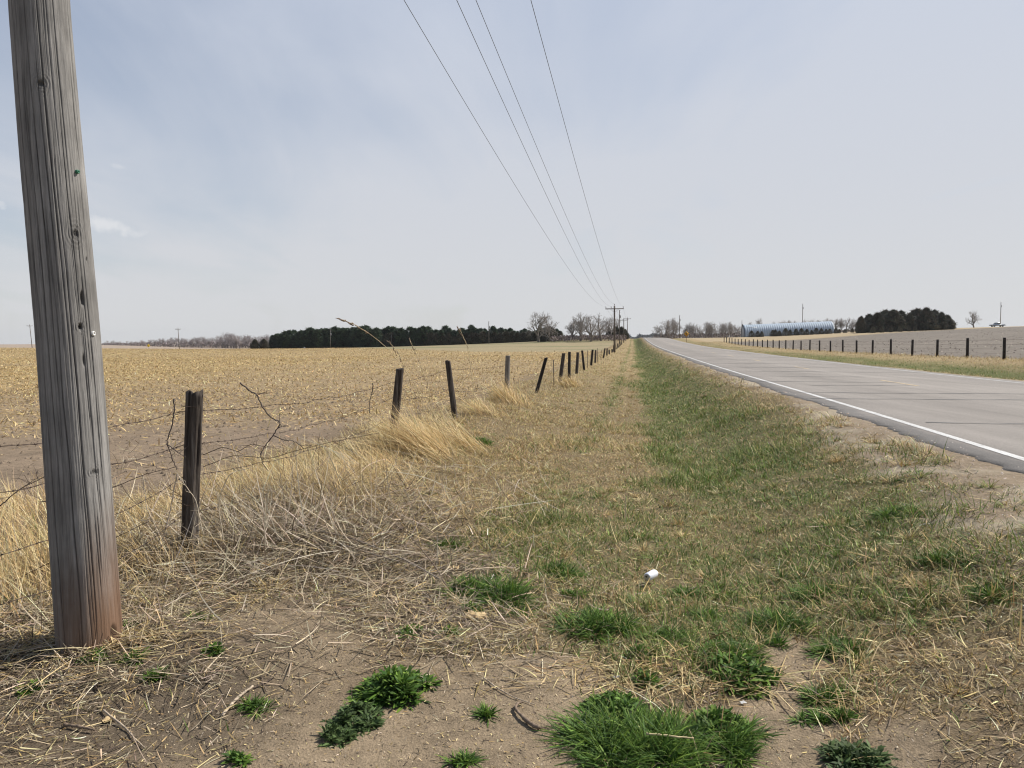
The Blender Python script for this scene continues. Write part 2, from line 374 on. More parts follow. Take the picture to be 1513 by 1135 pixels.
def verge_grass():
    mb = MB()
    for y0, y1, dens, sc in ((2.3, 4.2, 5200, .9), (4.2, 7, 5200, .95), (7, 11, 3300, 1.1), (11, 18, 1500, 1.5), (18, 32, 600, 2.), (32, 60, 190, 3.), (60, 120, 36, 5), (120, 275, 9, 8)):
        for um, ux in ((-5.2, 3.1),) if y0 < 30 else ((-5.2, 3.1),):
            x, y = sample_ring(y0, y1, dens, um, ux)
            Z = zones(x, y)
            dn = Z['grass']*(.55+.9*Z['n2']); dn = np.maximum(dn, .10*Z['litter']); dn = dn*(1-.9*np.clip(Z['grav'], 0, 1)*ss(.36, .5, Z['n2'])); dn = np.maximum(dn, .5*np.clip(Z['grav'], 0, 1)*ss(.54, .66, Z['n1'])*(Z['u'] < 3.4))
            k = rng.uniform(0, 1, len(x)) < dn; x, y = x[k], y[k]; Z = {a: b[k] for a, b in Z.items()}
            n = len(x); z = terrain(x, y)
            isg = rng.uniform(0, 1, n) < np.clip(Z['green']*(.72-.16*ss(1.4, 2.4, Z['u'])), .04, .8)
            col = np.where(isg[:, None], pick(cGREEN, n), pick(cTAN, n))
            hgt = rng.gamma(3.2, .018, n).clip(.02, .16)*(.75+1.2*ss(.45, .75, Z['n1']))*(.8+.5*Z['n2'])*np.where(isg, 1.05, .95)*(1+.08*(sc-1))
            el = np.where(isg, rng.uniform(.55, 1.45, n), rng.uniform(.1, 1.25, n))
            az = rng.uniform(0, 2*PI, n)
            to_mb(mb, blades(np.stack([x, y, z-.006], -1), az, el, hgt, rng.uniform(.0034, .0072, n)*sc, rng.uniform(0, .6, n), (1, .9, .55, 0) if y0 < 10 else (1, .75, 0), col, .24))
    # tufts: bunches of longer blades sharing one colour, so that the sward is lumpy
    for y0, y1, dens, sc, nb in ((2.6, 5, 9, 1, 60), (5, 9, 9, 1.1, 55), (9, 16, 6, 1.5, 40), (16, 32, 3, 2.1, 30), (32, 60, 1.1, 3.2, 22)):
        x, y = sample_ring(y0, y1, dens, -4.6, 2.9); Z = zones(x, y); k = rng.uniform(0, 1, len(x)) < Z['grass']*(.2+1.1*Z['n1']); x, y = x[k], y[k]; g = Z['green'][k]; m = len(x)
        isg = rng.uniform(0, 1, m) < np.clip(g*1.1, .06, .8); hh = rng.uniform(.05, .13, m)*(1+.1*(sc-1)); R = rng.uniform(.025, .075, m)*(1+.25*(sc-1))
        i = np.repeat(np.arange(m), nb); n = len(i); a = rng.uniform(0, 6.28, n); rr = R[i]*np.sqrt(rng.uniform(0, 1, n)); bx = x[i]+rr*np.cos(a); by = y[i]+rr*np.sin(a)
        base = np.where(isg[:, None], pick(cGREEN, m)*1.02, pick(cTAN, m)); mixd = rng.uniform(0, 1, n) < .22; col = np.where(mixd[:, None], pick(cTAN, n), base[i])
        to_mb(mb, blades(np.stack([bx, by, terrain(bx, by)-.004], -1), a+rng.normal(0, .5, n), (1.35-.8*rr/R[i]+rng.normal(0, .2, n)).clip(.15, 1.5), hh[i]*rng.uniform(.5, 1.15, n), rng.uniform(.0036, .0070, n)*sc, rng.uniform(.05, .6, n), (1, .9, .55, 0) if y0 < 9 else (1, .75, 0), col, .2))
    # far verge beyond the road
    for y0, y1, dens, sc in ((14, 40, 60, 2.6), (40, 90, 22, 4.2), (90, 200, 6, 7)):
        x, y = sample_ring(y0, y1, dens, 12.1, 21.6)
        Z = zones(x, y); k = rng.uniform(0, 1, len(x)) < .8; x, y = x[k], y[k]; g = Z['green'][k]; u = Z['u'][k]; n = len(x); z = terrain(x, y)
        isg = rng.uniform(0, 1, n) < g*.8; col = np.where(isg[:, None], pick(cGREEN, n), pick(cTAN, n))
        to_mb(mb, blades(np.stack([x, y, z-.01], -1), rng.uniform(0, 2*PI, n), rng.uniform(.4, 1.4, n), rng.uniform(.07, .16, n)*(1+1.3*ss(19, 21, u)), rng.uniform(.004, .007, n)*sc, rng.uniform(0, .3, n), (1, .75, 0), col))
    tag(mb.build('verge_grass', M_GRASS), 'short mixed green and tan grass covering the verge between fence and road', 'grass', kind='stuff')
verge_grass()
def straw():
    mb = MB()
    for y0, y1, dens, sc in ((2.2, 4.5, 2200, .9), (4.5, 8, 1500, 1.05), (8, 14, 420, 1.5), (14, 26, 100, 2.4)):
        x, y = sample_ring(y0, y1, dens, -5.4, 3.0); Z = zones(x, y)
        dn = .16+.5*(1-Z['soil'])*(y < 8)+.9*Z['litter']-.40*Z['grass']-.30*Z['soil']; dn = dn*(-.15+2.2*Z['n1'])*(1-.25*np.clip(Z['grav'], 0, 1))
        k = rng.uniform(0, 1.2, len(x)) < dn; x, y = x[k], y[k]; Z = {a: b[k] for a, b in Z.items()}; n = len(x)
        z = terrain(x, y); L = rng.gamma(2.0, .038, n).clip(.015, .4)
        lift = Z['litter']*rng.uniform(0, .05, n)
        # matted straw lies in swept directions
        sw = (fbm(x, y, .8, 2, 91)-.5)*9; az = sw+rng.normal(0, .75, n)+PI*(rng.uniform(0, 1, n) < .5)
        wc = np.array([.28, .16, .22, .18, .16]); col = pick(cGREY, n, wc)
        t = rng.uniform(0, 1, n) < .35; col = np.where(t[:, None], pick(cTAN, n), col)
        to_mb(mb, blades(np.stack([x, y, z+.003+lift], -1), az, rng.normal(.06, .16, n), L, rng.uniform(.0022, .006, n)*sc, rng.normal(.02, .10, n), (.9, 1, .8, 0), col, .2))
    # crumbs and bits
    for y0, y1, dens in ((2.2, 5, 1500), (5, 9, 500)):
        x, y = sample_ring(y0, y1, dens, -5, 3.); n = len(x); z = terrain(x, y)
        col = pick(np.vstack([cTAN, cGREY, [(.12, .09, .06), (.16, .12, .09)]]), n)
        to_mb(mb, blades(np.stack([x, y, z+.002], -1), rng.uniform(0, 2*PI, n), rng.normal(.1, .3, n), rng.uniform(.006, .028, n), rng.uniform(.002, .006, n), rng.normal(0, .1, n), (.8, 1, 0), col))
    tag(mb.build('dry_straw', M_DRY), 'matted grey and tan straw litter scattered over the bare soil', 'straw', kind='stuff')
straw()
def golden():
    mb = MB()
    for y0, y1, dens, sc in ((3.0, 6, 900, 1), (6, 10, 700, 1.15), (10, 18, 420, 1.5), (18, 34, 140, 2.2), (34, 70, 45, 3.4), (70, 125, 14, 5), (125, 230, 5, 8)):
        x, y = sample_ring(y0, y1, dens, -5.6, -2.1); Z = zones(x, y)
        cl = ss(.35, .62, Z['n1'])
        dn = Z['gold']*(.25+.75*cl); dn = dn*np.where((y < 5.2) & (x > -2.75), .03, 1)*np.where((Z['litter'] > .5) & (Z['u'] > -3.2), .15, 1)
        k = rng.uniform(0, 1, len(x)) < dn; x, y = x[k], y[k]; n1 = cl[k]; n = len(x); z = terrain(x, y)
        nearf = ss(30, 12, y)
        L = rng.uniform(.08, .34, n)*(.45+.75*n1)*(.7+.3*nearf)
        el = rng.normal(.75, .35, n).clip(.05, 1.5); az = rng.normal(PI*.95, 1.8, n)
        low = rng.uniform(0, 1, n) < .55; el = np.where(low, rng.uniform(0, .4, n), el)
        col = np.where((rng.uniform(0, 1, n) < .62)[:, None], pick(cGOLD, n), pick(cGREY, n))
        to_mb(mb, blades(np.stack([x, y, z], -1), az, el, L, rng.uniform(.0028, .006, n)*sc, rng.uniform(.0, .35, n), (.8, 1, .7, 0), col, .15))
    # bunches that the wind has laid over to the left
    for px, py, num, L0, e0, spread in ((475, 735, 260, .55, 1.15, .6), (640, 668, 700, .95, .62, .35), (610, 660, 420, .8, .7, .4), (560, 690, 380, .7, .45, .6), (755, 598, 420, .9, .95, .35),
                                        (690, 660, 560, .85, .5, .4), (500, 745, 420, .6, .8, .8), (430, 720, 420, .55, .9, .8), (560, 715, 420, .6, .6, .7), (265, 770, 420, .5, .95, .8), (230, 830, 260, .42, .9, .8), (40, 760, 420, .5, 1.0, .8), (70, 850, 420, .5, 1.1, .7), (10, 880, 300, .5, 1.1, .8), (215, 790, 300, .5, .95, .8), (30, 800, 300, .45, 1.1, .8),
                                        (330, 745, 320, .5, .9, .8), (400, 715, 320, .5, .8, .8), (185, 860, 120, .35, 1.0, .8), (845, 572, 200, .8, .9, .5), (720, 610, 240, .7, .6, .5), (345, 800, 200, .42, .8, .9)):
        p = ground_at(px, py); n = num; s = .12+.16*spread
        x = p[0]+rng.normal(0, s, n); y = p[1]+rng.normal(0, s*1.5, n); z = terrain(x, y)
        col = pick(cGOLD, n, np.array([.35, .25, .25, .15]))
        if px == 475: col = np.where((rng.uniform(0, 1, n) < .5)[:, None], pick(cGREY, n), col)
        to_mb(mb, blades(np.stack([x, y, z], -1), rng.normal(PI*1.0, spread*1.5, n), rng.normal(e0, .28, n).clip(.05, 1.5), L0*rng.uniform(.45, 1.05, n), rng.uniform(.003, .0055, n)*max(1, p[1]/7), rng.uniform(0, .3, n), (.8, 1, .8, .5, 0), col, .14))
    tag(mb.build('golden_grass', M_GOLD), 'tall dry golden grass leaning along the barbed wire fence', 'grass', kind='stuff')
golden()
def brush_litter():
    """long tangled dead weed stems heaped before the second post"""
    mb = MB()
    def stems(cx, cy, n, sx, sy, L0, el0, zl, cols, wd=(.003, .007)):
        p = ground_at(cx, cy); x = p[0]+rng.normal(0, sx, n); y = p[1]+rng.normal(0, sy, n)
        k = (y > 3.4); x, y = x[k], y[k]; n = len(x); z = terrain(x, y)+rng.uniform(0, zl, n)
        az = rng.uniform(0, 2*PI, n); el = np.abs(rng.normal(0, el0, n))
        to_mb(mb, blades(np.stack([x, y, z], -1), az, el, L0*rng.uniform(.3, 1.1, n), rng.uniform(*wd, n), rng.normal(.05, .2, n), (.9, 1, 1, .8, .6, 0), pick(cols, n), .2))
    stems(450, 770, 2600, .75, .85, .38, .3, .16, cGREY); stems(560, 850, 1200, .5, .5, .32, .16, .04, cGREY); stems(340, 800, 1300, .5, .45, .34, .35, .12, cGREY)
    stems(380, 790, 900, .5, .5, .40, .4, .12, cGREY); stems(520, 760, 900, .6, .6, .42, .35, .12, cTAN)
    stems(250, 850, 700, .5, .35, .30, .2, .04, cGREY); stems(60, 930, 1300, .55, .25, .30, .25, .04, cGREY); stems(150, 1060, 1200, .5, .25, .24, .12, .03, cGREY)
    # long curling pale stems over the heap, and straw packed round the pole foot
    for cx_, cy_, n_s, s_ in ((470, 770, 260, .75), (400, 820, 160, .5), (330, 790, 120, .45), (560, 800, 150, .6), (250, 820, 60, .4), (590, 700, 60, .7)):
        p = ground_at(cx_, cy_); x = p[0]+rng.normal(0, s_, n_s); y = p[1]+rng.normal(0, s_, n_s); k = y > 4.3; x, y = x[k], y[k]; n_k = len(x); z = terrain(x, y)+rng.uniform(.02, .16, n_k)
        to_mb(mb, blades(np.stack([x, y, z], -1), rng.normal(PI*.9, 1.4, n_k), np.abs(rng.normal(.35, .3, n_k)), rng.uniform(.3, .75, n_k), rng.uniform(.004, .0085, n_k), rng.normal(.15, .28, n_k), (.9, 1, 1, .95, .9, .8, .5, 0), pick(np.array([(.58, .50, .385), (.46, .39, .29), (.34, .28, .20), (.20, .15, .10)]), n_k), .15))
    stems(130, 955, 500, .22, .06, .22, .15, .03, cTAN)
    stems(610, 740, 900, .5, .9, .36, .35, .10, cTAN); stems(700, 890, 500, .45, .4, .22, .2, .03, cGREY); stems(560, 760, 700, .6, .8, .4, .3, .12, np.array([(.20, .15, .10), (.26, .20, .14), (.15, .11, .075)]))
    stems(640, 940, 500, .4, .3, .2, .1, .02, cGREY); stems(900, 1000, 260, .35, .2, .18, .12, .02, cTAN); stems(1060, 1010, 220, .28, .12, .28, .1, .03, cTAN); stems(1340, 1070, 700, .5, .2, .24, .2, .05, cTAN)
    stems(650, 1075, 260, .3, .12, .16, .12, .02, cGREY); stems(180, 700, 240, .5, 1.0, .35, .5, .2, cGREY)
    stems(1290, 880, 500, .5, .5, .2, .7, .02, cTAN); stems(920, 900, 400, .3, .3, .12, .9, .0, cTAN)
    tag(mb.build('weed_litter', M_DRY), 'tangled heap of long dead grey weed stems in front of the fence', 'dead weeds', kind='stuff')
brush_litter()
def stubble():
    mb = MB()
    for y0, y1, dens, sc in ((4, 9, 150, .55), (9, 16, 260, .7), (16, 30, 270, .85), (30, 55, 120, 1.25), (55, 100, 42, 2.0), (100, 190, 10, 3.0), (190, 302, 4, 4.2)):
        x, y = sample_ring(y0, y1, dens, -400, -4.9); Z = zones(x, y)
        # planting rows run across the view
        row = .5+.5*np.cos((y+.35*x)/.76*2*PI*.5+2*Z['n1']); r = np.hypot(x, y)
        n14 = fbm(x, y*.25, 14, 3, 41); patch = 1-.4*ss(.58, .70, n14)*(r < 130)
        dn = (ss(12, 19.5, r+9*(Z['n3']-.5)+4*(Z['n1']-.5))*.90+.10)*(.6+.4*row if y1 < 60 else .85)*(.45+.8*Z['n1'])*patch*(1-Z['pasture'])*Z['field']
        k = rng.uniform(0, 1, len(x)) < dn; x, y = x[k], y[k]; n = len(x); z = terrain(x, y)
        el = np.where(rng.uniform(0, 1, n) < .10, rng.uniform(.4, 1.2, n), rng.normal(.08, .16, n))
        to_mb(mb, blades(np.stack([x, y, z], -1), rng.uniform(0, 2*PI, n), el, rng.uniform(.05, .20, n)*(.8+.2*sc), rng.uniform(.010, .032, n)*sc, rng.normal(.05, .15, n), (.7, 1, .8, 0), pick(cCORN, n), .2))
    tag(mb.build('corn_stubble', M_DRY), 'pale golden corn stubble and husks strewn over the harvested field', 'stubble', kind='stuff')
    # clods and weathered lumps of soil on the bare strip of the field, plough chaff on the right
    mb = MB()
    for y0, y1, dens, sc in ((5, 14, 26, 1), (14, 30, 10, 1.4)):
        x, y = sample_ring(y0, y1, dens, -60, -5.2); n = len(x); z = terrain(x, y)
        for i in range(n):
            s = rng.uniform(.012, .045)*sc; V = np.array([(1, 0, 0), (-.5, .87, 0), (-.5, -.87, 0), (.2, .1, .8), (-.3, -.2, .6)])*s*rng.uniform(.6, 1.3, (5, 3)); a = rng.uniform(0, 6.28)
            R = np.array([[math.cos(a), -math.sin(a), 0], [math.sin(a), math.cos(a), 0], [0, 0, 1]])
            mb.add(V@R.T+[x[i], y[i], z[i]-.004], None, [(0, 1, 3), (1, 4, 3), (1, 2, 4), (2, 0, 3), (2, 3, 4)], col=FSOIL*rng.uniform(.6, 1.05))
    tag(mb.build('soil_clods', simple('clod', tuple(FSOIL), .95, usecol=True, namt=.2, nsc=30)), 'small brown clods of earth on the bare field edge', 'soil', kind='stuff')
    mb = MB()
    for y0, y1, dens, sc in ((42, 90, 2.2, 3), (90, 170, .8, 5), (170, 260, .4, 7)):
        x, y = sample_ring(y0, y1, dens, 22, 400); Z = zones(x, y); k = (Z['plow'] > .5) & (rng.uniform(0, 1, len(x)) < .3+Z['n1']); x, y = x[k], y[k]; n = len(x); z = terrain(x, y)
        to_mb(mb, blades(np.stack([x, y, z-.02], -1), rng.uniform(0, 2*PI, n), rng.uniform(0, .6, n), rng.uniform(.1, .3, n), rng.uniform(.012, .03, n)*sc, rng.normal(.05, .1, n), (.7, 1, 0), pick(np.array([(.33, .27, .22), (.25, .20, .17), (.42, .36, .29), (.12, .1, .085)]), n)))
    tag(mb.build('field_chaff', M_DRY), 'grey crop chaff over the tilled field beyond the road', 'chaff', kind='stuff')
stubble()
def gravel():
    mb = MB(); T8 = np.array([(1, 0, 0), (0, 1, 0), (-1, 0, 0), (0, -1, 0), (0, 0, .8)])
    for y0, y1, dens, sc in ((3.5, 9, 420, .8), (9, 16, 200, 1.1), (16, 34, 60, 1.8)):
        x, y = sample_ring(y0, y1, dens, 2.2, 3.7); Z = zones(x, y); uu_ = x-SL*y; k = rng.uniform(0, 1, len(x)) < np.where(uu_ > 3.3, .35*ss(3.65, 3.3, uu_), Z['grav']); x, y = x[k], y[k]; z = terrain(x, y); uu_ = uu_[k]; z = np.where(uu_ > 3.25, zroad(uu_, y)+.006, z)
        n = len(x); a = rng.uniform(0, 6.28, n); s = rng.gamma(2, .0028, n).clip(.002, .018)*sc
        V = T8[None]*rng.uniform(.6, 1.3, (n, 5, 3))*s[:, None, None]; ca, sa = np.cos(a)[:, None], np.sin(a)[:, None]
        V = np.stack([V[..., 0]*ca-V[..., 1]*sa, V[..., 0]*sa+V[..., 1]*ca, V[..., 2]], -1)+np.stack([x, y, z], -1)[:, None]
        b = np.arange(n)[:, None, None]*5; t = (b+np.array([(0, 1, 4), (1, 2, 4), (2, 3, 4), (3, 0, 4)])[None]).reshape(-1, 3)
        col = np.array([(.42, .34, .28), (.5, .42, .36), (.3, .25, .21), (.36, .27, .22), (.45, .40, .35)])[rng.choice(5, n)]
        mb.add(V.reshape(-1, 3), None, t, col=np.repeat(col, 5, 0))
    # coarse sand on the open soil
    x, y = sample_ring(2.3, 5.5, 1100, -3.2, 2.0); Z = zones(x, y); k = rng.uniform(0, 1, len(x)) < Z['soil']+.12; x, y = x[k], y[k]; z = terrain(x, y); n = len(x)
    s = rng.gamma(2, .0009, n).clip(.001, .006); V = T8[None]*rng.uniform(.6, 1.3, (n, 5, 3))*s[:, None, None]+np.stack([x, y, z], -1)[:, None]
    b = np.arange(n)[:, None, None]*5; t = (b+np.array([(0, 1, 4), (1, 2, 4), (2, 3, 4), (3, 0, 4)])[None]).reshape(-1, 3)
    col = np.array([(.5, .40, .28), (.62, .5, .34), (.25, .19, .14), (.40, .31, .22)])[rng.choice(4, n)]
    mb.add(V.reshape(-1, 3), None, t, col=np.repeat(col, 5, 0))
    tag(mb.build('gravel', simple('gravel_stone', (.4, .33, .27), .9, usecol=True, nsc=60, namt=.2)), 'pinkish sand and fine gravel on the road shoulder and bare patches', 'gravel', kind='stuff')
gravel()
# ------------------------------------------------------------------ road
def build_road():
    V = np.concatenate([np.linspace(-40, 2, 43)[:-1], np.geomspace(2, 800, 900)]); nu = 26
    Ue = np.concatenate([[0, .002], np.linspace(.02, 1, nu-2)]); vv, ee = np.meshgrid(V, Ue, indexing='ij')
    left = 3.34+.16*(fbm(vv, vv*0, 1.7, 3, 2)-.5)*2+.09*(vn(vv*4, vv*0, 8)-.5)+.07*(vn(vv*13, vv*0, 18)-.5)-.03; right = 11.65+.15*(fbm(vv, vv*0+5, 2, 3, 4)-.5)
    uu = left+(right-left)*ee; z = zroad(uu, vv)+.006; x = uu+SL*vv
    edge = (ee == 0); z = np.where(edge, z-.022, z)
    i = (np.arange(len(V)-1)[:, None]*nu+np.arange(nu-1)[None]).ravel(); q = np.stack([i, i+1, i+nu+1, i+nu], -1)
    m, nt, out = newmat('asphalt'); g = N(nt); pos = g('ShaderNodeNewGeometry').outputs['Position']
    uvm = g('ShaderNodeVertexColor', layer_name='Col').outputs[0]   # r = distance across the carriageway
    sep = g('ShaderNodeSeparateColor', {'Color': uvm}); U = sep.outputs[0]
    a = g.noise(pos, 75, 4, .85); b = g.noise(g('ShaderNodeMapping', {'Vector': pos, 'Scale': (1.2, .12, 1), 'Rotation': (0, 0, .16)}).outputs[0], 1.4, 4, .6); d = g.noise(pos, .25, 4)
    base = g.ramp(U, [(0, (.135, .125, .114)), (.035, (.16, .148, .136)), (.052, (.222, .20, .178)), (.12, (.262, .236, .209)), (.30, (.236, .212, .187)), (.5, (.28, .252, .223)), (.75, (.262, .236, .209)), (1, (.245, .222, .198))])
    c = g.mix(1, base, g.ramp(a, [(.30, .55), (.5, 1.0), (.68, 1.5)]), 'MULTIPLY'); c = g.mix(1, c, g.ramp(b, [(.3, .86), (.7, 1.12)]), 'MULTIPLY'); c = g.mix(1, c, g.ramp(d, [(.3, .92), (.7, 1.07)]), 'MULTIPLY')
    bp = g('ShaderNodeBump', {'Height': a, 'Strength': .5, 'Distance': .01})
    p = g('ShaderNodeBsdfPrincipled', {'Base Color': c, 'Roughness': .88, 'Specular IOR Level': .25, 'Normal': bp.outputs[0]}); nt.links.new(p.outputs[0], out.inputs[0])
    col = np.repeat(ee.ravel()[:, None], 3, 1)
    road = tag(mesh_np('road', np.stack([x, vv, z], -1).reshape(-1, 3), q, None, m, col=col, smooth=True), kind='structure')
    def strip(name, mat, u0, u1, vs, dz=.010, wob=.0, edge=.006):
        vs = np.asarray(vs); uu = np.stack([u0+edge*(fbm(vs, vs*0, .12, 3, 5)-.5)*2, u1+edge*(fbm(vs, vs*0+3, .12, 3, 6)-.5)*2], -1); v2 = np.stack([vs, vs], -1)
        z = zroad(uu, v2)+dz; n = len(vs); i = np.arange(n-1)*2
        return np.stack([uu+SL*v2, v2, z], -1).reshape(-1, 3), np.stack([i, i+1, i+3, i+2], -1)
    def paint(name, colr, wear):
        m, nt, out = newmat(name); g = N(nt); pos = g('ShaderNodeNewGeometry').outputs['Position']
        a = g.noise(pos, 70, 4, .7); b = g.noise(pos, 4, 4, .7); f = g.ramp(g.math('ADD', g.math('MULTIPLY', a, .7), g.math('MULTIPLY', b, .3)), [(wear-.04, 0.), (wear+.05, 1.)])
        c = g.mix(f, (.25, .23, .21), colr); p = g('ShaderNodeBsdfPrincipled', {'Base Color': c, 'Roughness': .7}); nt.links.new(p.outputs[0], out.inputs[0]); return m
    white = paint('white_road_paint', (.60, .595, .57), .45); yellow = paint('faded_yellow_paint', (.52, .38, .20), .45); wworn = paint('worn_white_paint', (.6, .6, .58), .47)
    vs = np.concatenate([np.arange(-20, 30, .06), np.geomspace(30, 330, 400)[1:]])
    V_, q_ = strip('', None, 3.735, 3.845, vs); mesh_np('edge_line', V_, q_, None, white, road)
    V_, q_ = strip('', None, 11.02, 11.13, vs); mesh_np('edge_line', V_, q_, None, wworn, road)
    for k in range(-1, 18):
        v0 = 19.7+12.1*k; V_, q_ = strip('', None, 7.36, 7.48, np.arange(v0, v0+3.05, .1)); mesh_np('centre_dash', V_, q_, None, yellow, road)
    tar = simple('tar_seal', (.125, .118, .11), .6, nsc=20)
    for k, (v0, a, b) in enumerate(((10.5, 4.1, 11.4), (14.9, 3.5, 11.2), (16.6, 3.6, 10.6), (19.6, 4.6, 7.2), (21.4, 3.5, 7.5), (24.8, 3.5, 7.6), (29., 3.5, 11.2), (33.5, 3.4, 9.6), (39., 3.5, 11.3), (46, 3.4, 7.4), (54, 3.4, 11.4), (66, 3.4, 11.2), (80, 3.4, 11.2), (98, 3.4, 11.2), (7.0, 4.0, 11.0))):
        us = np.linspace(a, b, 90); vc = v0+.28*(fbm(us, us*0+k, 1.6, 4, k)-.5)*2; w = (.014+.020*vn(us*3, us*0, k+50))*max(1, v0/12)*(1.2 if k < 3 else 1)
        uu = np.stack([us, us], -1); v2 = np.stack([vc-w, vc+w], -1); i = np.arange(89)*2
        mesh_np('crack_seal', np.stack([uu+SL*v2, v2, zroad(uu, v2)+.0115], -1).reshape(-1, 3), np.stack([i, i+1, i+3, i+2], -1), None, tar, road)
build_road()
# ------------------------------------------------------------------ the big utility pole
ORD = ['first', 'second', 'third', 'fourth', 'fifth', 'sixth', 'seventh', 'eighth', 'ninth', 'tenth', 'eleventh', 'twelfth', 'thirteenth', 'fourteenth', 'fifteenth', 'sixteenth', 'seventeenth', 'eighteenth', 'nineteenth', 'twentieth', 'twenty-first', 'twenty-second', 'twenty-third', 'twenty-fourth', 'twenty-fifth', 'twenty-sixth', 'twenty-seventh', 'twenty-eighth', 'twenty-ninth', 'thirtieth']
def wood_mat(name, cols, base=None, stretch=.05, sc=30):
    m, nt, out = newmat(name); g = N(nt); tc = g('ShaderNodeTexCoord').outputs['Object']
    st = g('ShaderNodeMapping', {'Vector': tc, 'Scale': (1, 1, stretch)}).outputs[0]
    a = g.noise(st, sc*2.6, 5, .7); b = g.noise(st, sc*.45, 4, .6); d = g.noise(tc, 3.5, 4, .6)
    c = g.ramp(b, [(.28, cols[0]), (.5, cols[1]), (.72, cols[2])])
    c = g.mix(1, c, g.ramp(a, [(.30, .62), (.5, 1.0), (.72, 1.28)]), 'MULTIPLY'); c = g.mix(1, c, g.ramp(d, [(.3, .75), (.7, 1.2)]), 'MULTIPLY')
    if base:
        sp = g('ShaderNodeSeparateXYZ', {'Vector': tc})
        h = g.math('ADD', sp.outputs[2], g.math('MULTIPLY', b, .7)); h = g.math('SUBTRACT', h, g.math('MULTIPLY', sp.outputs[0], 2.2))
        f = g.ramp(h, [(.25, 1.0), (.95, 0.)]); c = g.mix(g.math('MULTIPLY', f, .85), c, g.mix(b, base[0], base[1]))
    v = g('ShaderNodeVertexColor', layer_name='Col').outputs[0]; c = g.mix(1, c, v, 'MULTIPLY')
    bp = g('ShaderNodeBump', {'Height': a, 'Strength': .5, 'Distance': .005})
    p = g('ShaderNodeBsdfPrincipled', {'Base Color': c, 'Roughness': .85, 'Specular IOR Level': .2, 'Normal': bp.outputs[0]}); nt.links.new(p.outputs[0], out.inputs[0]); return m
M_POLE = wood_mat('weathered_pole_wood', ((.17, .16, .148), (.225, .213, .198), (.30, .285, .267)), ((.095, .055, .034), (.25, .13, .065)), .035, 42)
M_POST = wood_mat('weathered_post_wood', ((.035, .028, .023), (.075, .06, .05), (.19, .165, .14)), None, .08, 50)
M_POST2 = wood_mat('grey_post_wood', ((.13, .115, .10), (.19, .17, .15), (.27, .25, .22)), None, .08, 50)
M_DARKPOST = wood_mat('creosoted_post_wood', ((.022, .019, .017), (.035, .03, .027), (.06, .05, .045)), None, .08, 40)
M_FARWOOD = wood_mat('brown_pole_wood', ((.10, .08, .065), (.15, .125, .105), (.22, .19, .16)), None, .05, 20)
M_STEEL = simple('galvanised_steel', (.42, .43, .44), .45, .8, 30, .25)
M_RUST = simple('rusty_wire', (.085, .06, .048), .8, .3, 60, .4)
M_WIRE = simple('power_cable', (.10, .10, .105), .6, .3, 20, .1)
M_PORC = simple('insulator_porcelain', (.30, .30, .31), .25, 0, 20, .1)
POLE_Y = 3.93
